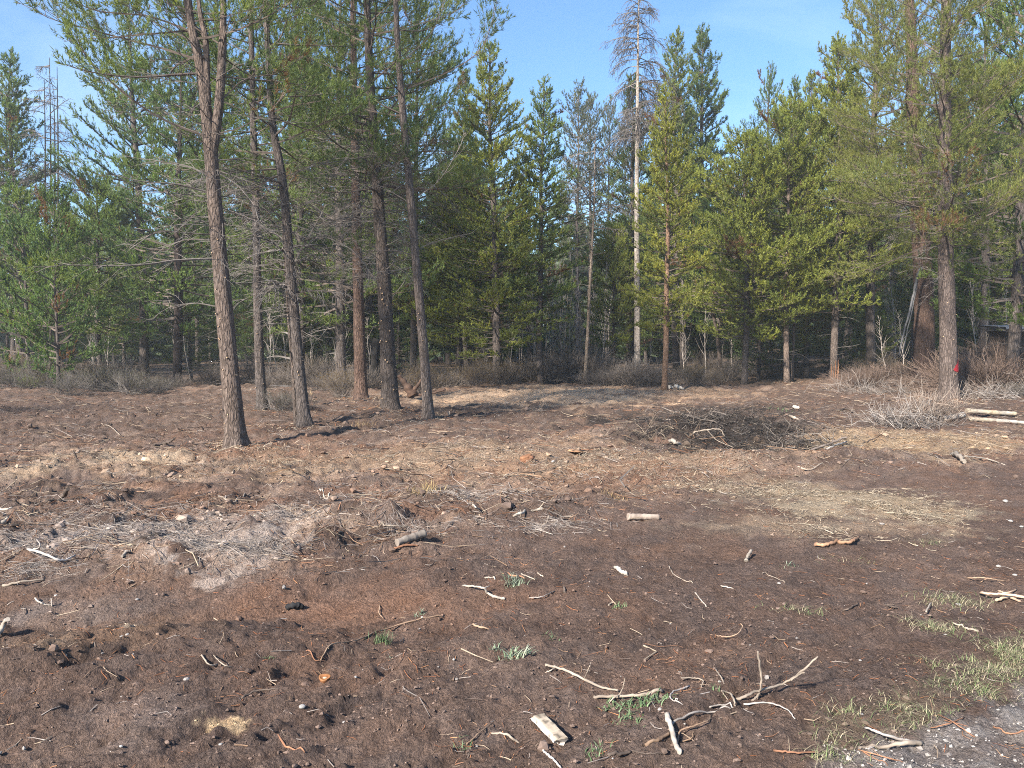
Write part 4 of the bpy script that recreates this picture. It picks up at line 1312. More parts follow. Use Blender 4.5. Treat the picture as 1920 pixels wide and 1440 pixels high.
# ------------------------------------------------------------------ pines along the edge of the clearing, in reading order
def edge(proto, px, d, top, label, **k):
    """stand the prototype at column px, depth d, as tall as reaches picture row top"""
    b = spot(px, d)
    H = at_dist(px, top, d)[2] - b[2]
    s = H / PR[proto]['H']
    sx = k.pop('wide', 1.0)
    b[2] -= 0.1
    return plant(PR[proto], "pine_tree", b, label, s=s * sx, sz=s, **k)
Y1 = (1.36, 1.26, 0.9); Y2 = (1.48, 1.36, 0.85); DK = (0.8, 0.92, 0.92); BL = (0.85, 1.0, 1.05)  # Y tints put the sunlit brightness of crowns into needle colour
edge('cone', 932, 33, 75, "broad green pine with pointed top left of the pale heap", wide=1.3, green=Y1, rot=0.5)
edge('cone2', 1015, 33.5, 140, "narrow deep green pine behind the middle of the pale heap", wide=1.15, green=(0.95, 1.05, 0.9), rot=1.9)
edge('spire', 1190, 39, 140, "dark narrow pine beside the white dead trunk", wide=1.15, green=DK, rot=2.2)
edge('cone2', 1246, 28.6, 150, "golden green pine with orange lit trunk and bare lower stem", wide=1.1, green=(1.62, 1.38, 0.8), bark=(1.9, 1.45, 1.1), rot=4.0)  # warm sunlight on trunk and crown is put into both tints
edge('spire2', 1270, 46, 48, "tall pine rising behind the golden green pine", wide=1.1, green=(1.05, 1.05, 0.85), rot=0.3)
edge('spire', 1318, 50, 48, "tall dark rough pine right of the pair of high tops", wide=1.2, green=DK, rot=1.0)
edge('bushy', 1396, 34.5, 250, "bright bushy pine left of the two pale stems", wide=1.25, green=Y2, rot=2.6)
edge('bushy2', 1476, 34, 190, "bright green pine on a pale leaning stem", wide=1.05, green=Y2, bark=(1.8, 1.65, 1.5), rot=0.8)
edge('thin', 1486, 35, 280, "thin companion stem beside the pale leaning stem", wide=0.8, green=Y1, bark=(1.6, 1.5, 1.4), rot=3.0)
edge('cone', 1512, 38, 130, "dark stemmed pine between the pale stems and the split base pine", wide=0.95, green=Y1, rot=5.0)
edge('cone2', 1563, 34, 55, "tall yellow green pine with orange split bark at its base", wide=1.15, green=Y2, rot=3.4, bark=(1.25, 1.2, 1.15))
edge('wide', 331, 33, 60, "wide dark pine with low sweeping limbs left of the forked pine", wide=0.95, green=(0.75, 0.95, 0.85), rot=2.0, bark=(0.6, 0.55, 0.55))
edge('young', 107, 29, 335, "fresh green young pine at the left edge, the right one of two", wide=0.85, green=(0.75, 0.98, 0.85), rot=0.7)
edge('young2', 55, 31, 345, "fresh green young pine at the far left edge", wide=0.95, green=(0.75, 0.95, 0.85), rot=2.4)
edge('spire2', 44, 42, 88, "tall slender pine at the far left above the young pines", wide=1.2, green=(0.85, 1.0, 0.9), rot=1.0)
edge('grey', 1082, 52, 160, "thin topped grey pine in the gap behind the leaning pole", wide=1.0, green=(0.9, 0.9, 0.9), rot=0.2)
edge('grey', 1104, 55, 175, "second grey sparse pine close right of the first grey one", wide=0.9, green=(0.9, 0.9, 0.9), rot=2.9)
edge('grey', 1137, 58, 185, "slim grey pine left of the white dead trunk", wide=0.7, green=(0.9, 1.0, 0.9), rot=1.4)
edge('spire', 868, 44, 130, "dark slender pine behind the broad pointed pine", wide=1.1, green=DK, rot=4.4)
edge('wide2', 1425, 52, 140, "bluish rough topped pine above the bushy pines", wide=0.8, green=BL, rot=5.1)
edge('spire2', 1490, 48, 140, "dark spire showing above the pale stemmed pines", wide=1.0, green=DK, rot=0.9)
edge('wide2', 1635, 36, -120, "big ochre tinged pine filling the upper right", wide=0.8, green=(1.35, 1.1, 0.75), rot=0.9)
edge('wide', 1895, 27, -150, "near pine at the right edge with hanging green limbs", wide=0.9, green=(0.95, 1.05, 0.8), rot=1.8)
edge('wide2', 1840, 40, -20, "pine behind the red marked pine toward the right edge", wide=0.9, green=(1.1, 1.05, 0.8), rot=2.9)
edge('wide2', 270, 37, -40, "dense dark pine left of and behind the forked pine", wide=0.85, green=BL, rot=3.3)
edge('wide2', 560, 31, -60, "dense dull pine between the grey pines", wide=0.85, green=(0.8, 0.92, 0.85), rot=4.6)
edge('wide', 640, 29, -90, "dense dull pine over the reddish trunk", wide=0.85, green=(0.85, 0.95, 0.85), rot=0.6)
edge('wide2', 425, 36, -70, "dark pine whose crown shows behind the forked stems", wide=0.9, green=(0.75, 0.92, 0.9), rot=1.7)
edge('wide2', 775, 36, 20, "dull green pine behind the pale slender pine", wide=0.8, green=(0.75, 0.9, 0.9), rot=5.5)
edge('bushy', 860, 36, 330, "low yellow green pine at the foot of the pointed pine", wide=1.2, green=Y2, rot=3.9)
edge('bushy2', 1150, 37, 420, "small bright pine below the dark pine by the white trunk", wide=0.9, green=Y2, rot=0.1)
edge('bushy2', 1350, 40, 330, "dark green pine low behind the golden pine", wide=0.9, green=(0.9, 1.05, 0.9), rot=1.2)
edge('young', 1635, 38, 545, "small lit young pine between split base pine and massive pine", wide=1.0, green=(1.5, 1.4, 0.9), rot=1.2)  # its sunlit look is put into the needle tint
edge('bushy2', 190, 36, 330, "soft green pine above the left thicket", wide=1.2, green=(0.95, 1.1, 0.9), rot=2.2)
edge('bushy', 1860, 44, 330, "dull pine above the shed roof", wide=1.1, green=(1.0, 1.0, 0.8), rot=2.2)

# dead trees
def snag(name, label, px, d, pts, r0, seed, bark='bark_pale', n_low=16, n_top=95, color=(1, 1, 1), droop=True, z_top=0.62):
    rng = np.random.default_rng(seed)
    b = spot(px, d)
    P = px_path(pts, d, b)
    root = thing(name, label, "dead tree", b)
    rad = r0 * np.linspace(1, 0.12, len(P)) ** 0.8
    V, fs = trunk_geo(P - b, rad, 12, 0.05, 0.2, seed, 50)
    part("trunk", mesh_np("trunk", V, fs, [M[bark]], smooth=True), root, color)
    rel = P - b; H = rel[-1, 2]
    bl = []
    for k in range(n_low + n_top):
        top = k >= n_low
        z = rng.uniform(z_top, 0.985) * H if top else rng.uniform(0.2, z_top) * H
        i = np.interp(z, rel[:, 2], np.arange(len(rel))); q = int(min(i, len(rel) - 2)); f = i - q
        p0 = rel[q] * (1 - f) + rel[q + 1] * f
        u = (z / H - z_top) / (1 - z_top)
        L = rng.uniform(0.5, 1.0) * (2.5 * (1 - u) ** 0.5 + 0.4) if top else rng.uniform(0.2, 0.8)
        pl = limb_line(rng, p0, rng.uniform(0, 6.28), rng.normal(0.12, 0.25), L, 8, -1.3 if (top and droop) else -0.3, 0.15)
        bl.append((pl[None], np.linspace(0.020 + 0.006 * L, 0.008, 8)[None]))
        if top:
            tw, ln = side_twigs(rng, pl, L, 0.11, 0.15, 0.34, 0.15, droop=0.95, K=4, jit=0.7)
            bl.append((tw, np.broadcast_to(np.linspace(0.010, 0.006, 4), tw.shape[:2])))
            t2 = [side_twigs(rng, tw[j], ln[j], 0.12, 0.2, 0.3, 0.08, droop=1.0, K=3, jit=0.9) for j in range(len(tw)) if ln[j] > 0.25]
            if t2:
                tw2 = np.concatenate([a for a, _ in t2])
                bl.append((tw2, np.broadcast_to(np.linspace(0.008, 0.006, 3), tw2.shape[:2])))
    out = []
    for a, r in bl:
        v, q, c = tubes(a, r, 3, False); out.append((v, [q]))
    V, fs = merge(out)
    part("dead_branches", mesh_np("dead_branches", V, fs, [M['twig_dead']]), root)
    return root
snag("dead_tree", "tall white dead trunk with drooping bare twigs at its top", 1195, 36, [(1195, 696), (1195, 560), (1194, 400), (1195, 250), (1196, 120), (1198, -15)], 0.16, 301)
snag("dead_tree", "thin bare pole leaning right from the pale heap", 1097, 33, [(1097, 725), (1102, 620), (1108, 500), (1114, 380), (1116, 250)], 0.085, 302, bark='bark_pale', n_low=10, n_top=12, color=(0.55, 0.5, 0.45), droop=False)
for i, (px, top, lab) in enumerate([(86, 150, "leftmost of the dark bare poles beside the tall slender pine"), (96, 108, "tallest of the dark bare poles at far left"), (110, 125, "rightmost of the dark bare poles at far left"), (14, 150, "bare grey pole at the left picture edge"), (104, 170, "shortest dark bare pole at far left")]):
    snag("dead_tree", lab, px, 40 + i * 0.7, [(px, 690), (px - 2, 500), (px - 1, 300), (px - 3, top)], 0.075, 310 + i, bark='bark_grey', n_low=4, n_top=14, color=(0.5, 0.48, 0.48), droop=False, z_top=0.55)
snag("dead_tree", "thin pale stem close against the leaning grey pine", 554, 16.9, [(556, 792), (550, 700), (541, 600), (535, 500), (528, 420)], 0.05, 320, bark='bark_grey', n_low=8, n_top=10, color=(1.1, 1.05, 1.0), droop=False)

# the wood behind: many pines seen only as layers of stems and crowns
rw = np.random.default_rng(77)
LANDMARKS = [(55, "the far left young pine"), (190, "the soft green left pine"), (330, "the wide dark pine"), (425, "the forked pine"), (492, "the slim grey pine"), (560, "the leaning grey pine"),
             (675, "the reddish pine"), (725, "the thick stubbed pine"), (790, "the pale slender pine"), (930, "the broad pointed pine"), (1015, "the narrow deep green pine"), (1105, "the leaning pole"),
             (1193, "the white dead trunk"), (1250, "the golden pine"), (1396, "the bright bushy pine"), (1478, "the pale leaning stem"), (1562, "the split base pine"), (1725, "the massive old pine"), (1778, "the red marked pine"), (1890, "the shed")]
_used = {}
def where(px, d, what):
    """a label by the nearest landmark, told apart by side and by depth"""
    lx, lm = min(LANDMARKS, key=lambda a: abs(a[0] - px))
    if px < -40 or px > 1960:
        return what + " beyond the picture edge"
    side = "just left of" if px < lx - 9 else "just right of" if px > lx + 9 else "straight behind"
    lab = "%s, %s %s" % (what, side, lm)
    _used[lab] = _used.get(lab, 0) + 1
    k = _used[lab]
    return lab if k == 1 else lab + ", %s back" % ORD[k - 1]
ORD = "first second third fourth fifth sixth seventh eighth ninth tenth eleventh twelfth".split()
kinds = ['cone', 'spire', 'spire2', 'wide', 'wide2', 'cone2', 'thin', 'bushy2']
spots = []
tries = 0
while len(spots) < 74 and tries < 4000:
    tries += 1
    d = rw.uniform(40, 78)
    px = rw.uniform(-260, 2180)
    x_, y_ = (px - 960) / F * d, d
    if 950 < px < 1160 and d < 60:
        continue
    if any((x_ - a) ** 2 + (y_ - b) ** 2 < 2.6 ** 2 for a, b, _ in spots):
        continue
    spots.append((x_, y_, px))
for (x_, y_, px) in sorted(spots, key=lambda a: a[1]):
    # the skyline of the photograph limits how high the far crowns may reach
    sky = np.interp(px, [-300, 0, 60, 130, 180, 240, 800, 850, 960, 1010, 1060, 1180, 1300, 1345, 1400, 1500, 1560, 2200], [250, 260, 330, 370, 330, 100, 60, 230, 330, 330, 380, 300, 200, 360, 290, 240, 120, 60])
    H = at_dist(px, sky, y_)[2] * rw.uniform(0.72, 1.0)
    H = max(6.0, min(H, 17.5))
    kd = kinds[rw.integers(0, len(kinds))]
    s = H / PR[kd]['H']
    b = np.array([x_, y_, float(macro(x_, y_)) - 0.1])
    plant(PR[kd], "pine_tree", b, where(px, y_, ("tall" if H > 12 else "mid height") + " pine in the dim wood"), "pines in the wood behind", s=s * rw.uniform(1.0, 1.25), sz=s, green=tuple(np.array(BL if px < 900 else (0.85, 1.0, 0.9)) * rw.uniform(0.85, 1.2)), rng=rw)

# low young pines filling the understory of the wood
for k in range(30):
    d = rw.uniform(37, 62); px = rw.uniform(-200, 2120)
    if 940 < px < 1150:
        continue
    x_ = (px - 960) / F * d
    kd = ['bushy', 'bushy2', 'wide'][k % 3]
    H = rw.uniform(4.5, 8.5); s = H / PR[kd]['H']
    plant(PR[kd], "pine_tree", (x_, d, float(macro(x_, d)) - 0.9 * s), where(px, d, "low understory pine"), "low pines in the understory", s=s * rw.uniform(1.1, 1.5), sz=s, green=tuple(np.array((0.75, 0.92, 0.85)) * rw.uniform(0.7, 1.1)), rng=rw)

# the wood beyond, which reads as one dark mass
def far_wood():
    rng = np.random.default_rng(55)
    bl = []; tints = []
    for k in range(430):
        d = rng.uniform(66, 118); px = rng.uniform(-500, 2420); x_ = (px - 960) / F * d
        H = rng.uniform(9, 16); n = 230
        u = rng.random(n) ** 1.15
        R = (1 - u) ** 0.7 * rng.uniform(1.7, 2.6)
        a = rng.uniform(0, 6.28, n); q = np.sqrt(rng.random(n))
        p = np.stack([x_ + np.cos(a) * R * q, d + np.sin(a) * R * q, 0.3 + u * (H - 0.3)], -1)
        dr = nrm(np.stack([np.cos(a), np.sin(a), rng.uniform(-0.2, 0.9, n)], -1))
        v, f, tt = needles(rng, p, dr, 0.3, 1, 0.9, 0.62)
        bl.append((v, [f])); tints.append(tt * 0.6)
        P = np.array([[x_, d, 0], [x_, d, H * .5], [x_, d, H]]); tv, tq, _ = tubes(P, np.array([.16, .1, .02]), 5, False)
        bl.append((tv, [np.concatenate([tq[:, :3], tq[:, [0, 2, 3]]])])); tints.append(np.zeros(len(tv)))
    V, fs = merge(bl)
    V[:, 2] += 0.2 + macro(V[:, 0], V[:, 1])
    o = link(bpy.data.objects.new("far_wood", mesh_np("far_wood", V, fs, [M['needles_dull']], tint=np.concatenate(tints))))
    o['kind'] = 'stuff'; o['label'] = 'dark mass of pines far off behind the wood'
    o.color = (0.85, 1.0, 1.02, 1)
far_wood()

# pines left of and behind the camera, whose crowns break the sunlight over the foreground
for i, (x_, y_, H, kd) in enumerate(BEHIND):
    s = H / PR[kd]['H']
    plant(PR[kd], "pine_tree", (x_, y_, float(macro(x_, y_)) - 0.1), "pine outside the picture beside the clearing", "pines beside the clearing outside the picture", s=s * 1.15, sz=s, rng=rw)

# ------------------------------------------------------------------ leafless saplings in the gap
def sapling_mesh(seed, H, pale):
    rng = np.random.default_rng(seed)
    bl = []
    P = np.stack([np.cumsum(rng.normal(0, 0.05, 8)), np.cumsum(rng.normal(0, 0.05, 8)), np.linspace(0, H, 8)], -1); P -= P[0]
    bl.append((P[None], np.linspace(0.026, 0.006, 8)[None]))
    tw, ln = side_twigs(rng, P, H, 0.16, 0.22, 0.16, 0.12, ang=(0.4, 0.8), K=4, jit=1.2)
    bl.append((tw, np.broadcast_to(np.linspace(0.009, 0.004, 4), tw.shape[:2])))
    out = []
    for a, r in bl:
        v, q, c = tubes(a, r, 4, False); out.append((v, [q]))
    V, fs = merge(out)
    return mesh_np("sapling", V, fs, [M['sapling']])
M['sapling'] = mat_twig("sapling_bark", (0.20, 0.17, 0.15), (0.40, 0.36, 0.33))
sap = [sapling_mesh(400 + i, 5.0, True) for i in range(4)]
rs = np.random.default_rng(9)
def sapling(px, d, top, label, group, k):
    b = spot(px, d)
    o = bpy.data.objects.new("sapling", sap[k % 4]); link(o)
    H = at_dist(px, top, d)[2] - b[2]
    o.location = b; o.scale = (1.0, 1.0, H / 5.0)
    o.rotation_euler = (rs.normal(0, 0.07), rs.normal(0, 0.07), rs.uniform(0, 6.28))
    tag(o, label, "sapling", group)
for k in range(44):
    px = rs.uniform(955, 1130) if k < 30 else rs.uniform(880, 960) if k < 34 else rs.uniform(1000, 1420)
    sapling(px, rs.uniform(36, 47), rs.uniform(430, 600), "bare thin sapling in the thicket behind the pale heap", "bare saplings in the central thicket", k)
for k in range(26):
    px = rs.choice([rs.uniform(120, 420), rs.uniform(480, 700), rs.uniform(1580, 1700), rs.uniform(1800, 1900)])
    sapling(px, rs.uniform(34, 42), rs.uniform(480, 620), "bare thin sapling in the shaded undergrowth between trunks", "bare saplings among the trunks", k)

# ------------------------------------------------------------------ shrubs
def shrub_mesh(seed, h, w, n, spread=0.9, droop=0.2, tips=None, mats=('twig_bush',), r=0.0042):
    rng = np.random.default_rng(seed)
    az = rng.uniform(0, 6.28, n); e = np.clip(rng.normal(1.0, 0.33, n), 0.15, 1.5)
    K = 6; t = np.linspace(0, 1, K)
    L = h * rng.uniform(0.6, 1.15, n)
    b = rng.normal(0, w * 0.16, (n, 2))
    d = np.stack([np.cos(az) * np.cos(e) * spread * w / h * 1.1, np.sin(az) * np.cos(e) * spread * w / h * 1.1, np.sin(e)], -1)
    P = np.zeros((n, K, 3)); P[..., :2] = b[:, None]
    P += d[:, None, :] * (L[:, None] * t)[..., None]
    P[..., 2] -= droop * (L[:, None] * t ** 2.2) * np.cos(e)[:, None]
    P += np.cumsum(rng.normal(0, 0.028, P.shape), 1) * t[None, :, None]
    bl = [(P, np.broadcast_to(np.linspace(r * 1.4, r * 0.6, K), (n, K)))]
    st = [side_twigs(rng, P[i], L[i], 0.10, 0.3, 0.35, 0.06, ang=(0.35, 0.9), K=3, jit=1.3, lift=0.2) for i in range(n)]
    tw = np.concatenate([a for a, _ in st])
    bl.append((tw, np.broadcast_to(np.linspace(r * 0.7, r * 0.4, 3), tw.shape[:2])))
    out = []
    for a, rr in bl:
        v, q, c = tubes(a, rr, 3, False); out.append((v, [q, np.zeros((0, 3), int)]))
    ms = [M[mats[0]]]; tint = None
    if tips:
        p = np.concatenate([tw[:, -1], tw[:, 1]]); dd = np.concatenate([nrm(tw[:, -1] - tw[:, 0])] * 2)
        kk = rng.random(len(p)) < tips
        nv, nf, tt = needles(rng, p[kk], dd[kk], 0.05, 5, 0.035, 0.012)
        nvn = sum(len(v) for v, _ in out)
        out.append((nv, [np.zeros((0, 4), int), nf]))
        tint = np.zeros(nvn + len(nv)); tint[nvn:] = tt
        ms.append(M[mats[1]])
    V, fs = merge(out)
    V[:, 2] = np.maximum(V[:, 2], -0.05)
    if tips:
        return mesh_np("shrub", V, fs, ms, [0, 1], tint=tint)
    return mesh_np("shrub", V, [fs[0]], ms)
M['ochre_leaf'] = mat_needles("ochre_shrub_tips", (0.14, 0.10, 0.045), (0.26, 0.19, 0.085))
M['sage_leaf'] = mat_needles("grey_sage_leaf", (0.10, 0.105, 0.085), (0.17, 0.165, 0.13))
M['green_leaf'] = mat_needles("fresh_weed_leaf", (0.10, 0.16, 0.04), (0.22, 0.27, 0.07))
SH = dict(brown=[shrub_mesh(500, 1.0, 1.2, 130), shrub_mesh(501, 1.0, 1.3, 150, droop=0.4)],
          ochre=[shrub_mesh(502, 1.0, 1.0, 120, tips=0.5, mats=('twig_bush', 'ochre_leaf')), shrub_mesh(503, 1.0, 1.1, 120, tips=0.35, mats=('twig_bush', 'ochre_leaf'))],
          sage=[shrub_mesh(504, 1.0, 1.2, 120, tips=0.55, mats=('twig_dead', 'sage_leaf')), shrub_mesh(505, 1.0, 1.2, 130, tips=0.3, mats=('twig_dead', 'sage_leaf'))],
          weed=[shrub_mesh(506, 0.6, 0.7, 60, tips=0.9, mats=('twig_bush', 'green_leaf'))],
          red=[shrub_mesh(507, 1.0, 1.4, 190, droop=0.55, mats=('twig_red',))] if False else [])
M['twig_red'] = mat_twig("red_brown_shrub_twig", (0.095, 0.066, 0.052), (0.19, 0.14, 0.112))
SH['red'] = [shrub_mesh(507, 1.0, 1.5, 200, droop=0.5, mats=('twig_red',)), shrub_mesh(508, 1.0, 1.3, 180, droop=0.35, mats=('twig_red',))]
def shrub(kind, px, d, h, w, label, group=None, k=0, rng=rs):
    b = spot(px, d)
    me = SH[kind][k % len(SH[kind])]
    o = bpy.data.objects.new("shrub", me); link(o)
    o.location = b; o.rotation_euler = (0, 0, rng.uniform(0, 6.28)); o.scale = (w, w, h)
    tag(o, label, "shrub", group)
    return o
rb = np.random.default_rng(31)
ORD = "first second third fourth fifth sixth seventh eighth ninth tenth eleventh twelfth thirteenth fourteenth fifteenth".split()
def shrub_row(kind, x0, x1, n, d0, d1, h0, h1, label, group, w=1.15):
    n = max(2, int(n * 0.72))
    for k in range(n):
        px = x0 + (x1 - x0) * (k + rb.random()) / n
        h = 0.62 * h0 + (1.0 * h1 - 0.62 * h0) * rb.random() ** 1.6
        lab = label + (", leftmost of all" if k == 0 else ", rightmost of all" if k == n - 1 else ", %s from left" % ORD[k])
        shrub(kind, px, rb.uniform(d0, d1), h, h * w * rb.uniform(0.9, 1.3), lab, group, k, rb)
shrub_row('ochre', -60, 170, 11, 29, 34, 0.8, 1.3, "ochre tipped shrub in the left thicket under the young pines", "ochre shrubs under the young pines")
shrub_row('sage', 10, 330, 13, 27, 31, 0.7, 1.2, "grey sage shrub along the left edge of the clearing", "grey shrubs at the left edge")
shrub_row('brown', 150, 480, 12, 31, 36, 0.9, 1.5, "brown leafless shrub in the shade behind the forked pine", "brown shrubs behind the forked pine")
shrub_row('brown', 480, 720, 14, 28, 34, 0.8, 1.4, "brown leafless shrub behind the group of grey trunks", "brown shrubs behind the grey trunks")
shrub_row('ochre', 560, 920, 8, 30, 36, 0.7, 1.2, "dull ochre shrub in the shade among the trunks", "dull ochre shrubs among the trunks")
shrub_row('ochre', 740, 960, 10, 30, 36, 0.8, 1.3, "dull tan shrub right of the thick dark pine", "brown shrubs right of the thick pine")
shrub_row('brown', 950, 1120, 15, 34, 40, 1.0, 1.9, "grey brown shrub in the dim thicket behind the pale heap", "shrubs behind the pale heap")
shrub_row('brown', 1100, 1260, 11, 31.5, 35, 0.9, 1.5, "bare arching shrub between leaning pole and golden pine", "shrubs between pole and golden pine", 1.4)
shrub_row('ochre', 1240, 1345, 6, 33, 37, 0.8, 1.3, "ochre shrub behind the golden pine's foot", "ochre shrubs behind the golden pine")
shrub('ochre', 1300, 31, 0.85, 0.8, "pale yellowish shrub standing right of the white wood chips")
shrub_row('brown', 1310, 1460, 10, 36, 41, 0.8, 1.4, "brown shrub in the shade under the bushy pines", "shrubs under the bushy pines")
shrub_row('ochre', 1450, 1600, 8, 38, 43, 0.6, 1.1, "low dull shrub behind the pale stems", "shrubs behind the pale stems")
shrub_row('ochre', 1560, 1700, 7, 35, 41, 0.6, 1.0, "sunlit straw coloured shrub left of the massive pine", "straw shrubs left of the massive pine")
shrub_row('red', 1590, 1760, 8, 28, 31, 0.6, 0.95, "reddish brown low shrub at the foot of the massive pine", "reddish shrubs under the massive pine", 1.9)
shrub_row('red', 1810, 1990, 10, 24, 31, 0.9, 1.7, "tall reddish brown shrub right of the red marked pine", "reddish shrubs at the right edge", 1.4)
shrub('red', 1872, 28.5, 1.5, 1.7, "tall tan shrub in front of the shed wall, left one")
shrub('red', 1925, 28.0, 1.5, 1.7, "tall tan shrub in front of the shed wall, right one")
shrub_row('sage', 1830, 1990, 6, 23, 27, 0.5, 0.9, "grey twiggy shrub low at the right edge of the clearing", "grey shrubs at the right edge")
shrub_row('brown', -350, 40, 10, 26, 36, 0.8, 1.4, "brown shrub at the left end of the clearing", "shrubs at the left end")
shrub_row('sage', 520, 560, 2, 19.5, 20.5, 0.5, 0.7, "dry pale shrub standing behind the thin pale stem", "dry shrubs by the thin stem")
shrub('weed', 52, 28.5, 0.7, 0.8, "bright green leafy weed bush under the far left young pine")
shrub('ochre', 640, 25, 0.9, 0.9, "rust tinged dry shrub beside the reddish pine")
shrub('ochre', 790, 27, 1.0, 1.1, "rusty dry shrub behind the tipped root stump")

# ------------------------------------------------------------------ single sticks, logs, stones
def stick(name, label, cat, lines, cols, group=None, sides=7, mat='stick', lump=0.17, ends=None):
    """lines: list of (photo points with height (px,py,h), r0, r1): main stem and its forks in one body"""
    rng = np.random.default_rng(abs(hash(label)) % 1000 if False else sum(map(ord, label)) % 9973)
    bl = []; cl = []
    base = None; root_pt = None
    for pts, r0, r1 in lines:
        if cat == 'stick':
            r0, r1 = r0 * 0.72, r1 * 0.72
        pts = [p if len(p) == 3 else (p[0], p[1], 0.0) for p in pts]
        lo = max(pts if root_pt is None else [root_pt], key=lambda p: p[1])
        d0 = at(lo[0], lo[1], min(lo[2], 0.05))[1]
        if root_pt is None:
            root_pt = lo
        P = np.array([at(*p) if p[2] <= 0.055 else at_dist(p[0], p[1], d0) for p in pts])
        P[:, 2] += r0 * 0.25
        n = max(6, len(pts) * 5)
        P = catmull(P, n)
        if name == 'log':
            tl = np.linspace(0, 1, n)[:, None]
            P = P[0] * (1 - tl) + P[-1] * tl
            P[:, 2] += np.max(gz(P[:, 0], P[:, 1]) + r0 * 0.5 - P[:, 2])
        if base is None:
            base = P[0].copy(); base[2] -= r0
        L = np.linalg.norm(np.diff(P, axis=0), axis=1).sum()
        P = P + rng.normal(0, 1, P.shape) * min(0.25 * r0, 0.008 * L) * (0.15 if name in ('log', 'tree_stump') else 1.0)
        # keep it on, not in, the ground
        g = gz(P[:, 0], P[:, 1])
        R = np.linspace(r0, r1, n) * rng.uniform(1 - lump, 1 + lump, n)
        P[:, 2] = np.maximum(P[:, 2], g + R * 0.35)
        v, q, c = tubes(P - base, R, sides)
        bl.append((v, [q, c]))
        k = np.array(cols)
        tone = np.interp(np.linspace(0, 1, n), np.linspace(0, 1, 5), rng.uniform(0, 1, 5))[:, None]
        cc = k[0] * (1 - tone) + k[-1] * tone
        cl.append(np.repeat(cc, sides, 0) * rng.uniform(0.85, 1.12, (n * sides, 1)))
    V, fs = merge(bl)
    o = bpy.data.objects.new(name, mesh_np(name, V, fs, [M[mat]], col=np.concatenate(cl), smooth=[True, False]))
    link(o); o.location = base
    tag(o, label, cat, group)
    return o

PALE = [(0.32, 0.265, 0.21), (0.19, 0.155, 0.125)]
GREY = [(0.36, 0.33, 0.30), (0.25, 0.22, 0.20)]
DARK = [(0.075, 0.058, 0.048), (0.12, 0.092, 0.075)]
BROWN = [(0.19, 0.125, 0.085), (0.27, 0.19, 0.13)]
RUST = [(0.24, 0.125, 0.072), (0.18, 0.090, 0.055)]
WHITE = [(0.36, 0.315, 0.265), (0.22, 0.19, 0.16)]

S = lambda label, lines, cols, cat="stick", name="stick", **k: stick(name, label, cat, lines, cols, **k)
# foreground branches
S("long pale branch with a small fork at its left end, lower centre", [([(1022, 1247, .01), (1050, 1254, .02), (1090, 1272, .03), (1125, 1288, .02), (1158, 1301, .01)], .0105, .007), ([(1042, 1252, .02), (1032, 1258, .01), (1020, 1263, 0)], .006, .002), ([(1096, 1270, .04), (1103, 1256, .07), (1108, 1243, .10)], .004, .0025)], PALE)
S("pale curved branch crossing the end of the long forked branch", [([(1113, 1301, .0), (1145, 1306, .01), (1180, 1308, .01), (1215, 1302, .01), (1240, 1297, .0)], .009, .011), ([(1160, 1304, .02), (1168, 1290, .06), (1172, 1270, .12)], .0045, .003), ([(1165, 1302, .02), (1152, 1312, .02), (1142, 1318, 0)], .005, .003)], PALE)
S("large pale branch curving up to the right, lower right of centre", [([(1374, 1316, .0), (1395, 1307, .02), (1425, 1295, .03), (1470, 1281, .05), (1505, 1259, .11), (1533, 1231, .18)], .010, .006), ([(1483, 1276, .06), (1502, 1263, .10), (1510, 1262, .10)], .006, .004)], PALE)
S("upright pale stick standing out of the soil by the curving branch", [([(1410, 1318, -.01), (1423, 1300, .03), (1427, 1280, .09), (1424, 1250, .17), (1421, 1221, .25)], .0085, .006)], PALE)
S("bent pale twig left of the upright stick", [([(1352, 1298, .0), (1368, 1300, .03), (1376, 1312, .02), (1378, 1324, .0)], .006, .006), ([(1355, 1299, .01), (1366, 1314, .0)], .004, .003)], PALE)
S("grey root twig lying right below the curving branch", [([(1330, 1326, .0), (1352, 1322, .01), (1372, 1328, .0)], .006, .004), ([(1395, 1322, .0), (1440, 1322, .01), (1475, 1334, .02), (1490, 1348, .0)], .006, .003)], GREY)
S("hooked pale twig above the curving branch base", [([(1276, 1272, .0), (1300, 1271, .02), (1318, 1276, .02), (1314, 1290, .0)], .005, .0035)], PALE)
S("short pale twig beside small grey stone, lower right of centre", [([(1342, 1255, .0), (1352, 1270, .01), (1358, 1283, .0)], .006, .003)], PALE)
S("s shaped grey root left of the bent pale twig", [([(1292, 1288, .0), (1262, 1298, .02), (1258, 1312, .01), (1280, 1322, .0)], .006, .004)], GREY)
S("long thin dark root running across the lower right soil", [([(1258, 1358, .0), (1300, 1350, .01), (1335, 1336, .01), (1370, 1328, .0)], .007, .005)], GREY)
S("tangled brown root loop under the long dark root", [([(1270, 1395, .0), (1275, 1372, .03), (1300, 1362, .04), (1328, 1355, .02), (1333, 1342, .0)], .005, .003), ([(1276, 1392, .0), (1296, 1384, .02), (1300, 1372, .0)], .004, .003)], BROWN)
S("thick pale stick with dark end pointing at the camera, lower right of centre", [([(1250, 1340, .02), (1258, 1365, .02), (1266, 1395, .02), (1276, 1414, .01)], .0165, .0135)], WHITE, lump=.14)
S("half buried brown stick behind the thick pale stick", [([(1210, 1402, -.005), (1235, 1388, .0), (1255, 1376, .0)], .012, .009)], BROWN)
S("flat brown root piece at the bottom edge right of the split log", [([(1140, 1420, -.005), (1160, 1415, .0), (1182, 1411, .0)], .011, .008), ([(1185, 1412, 0), (1215, 1414, 0), (1250, 1414, 0)], .005, .003)], DARK)
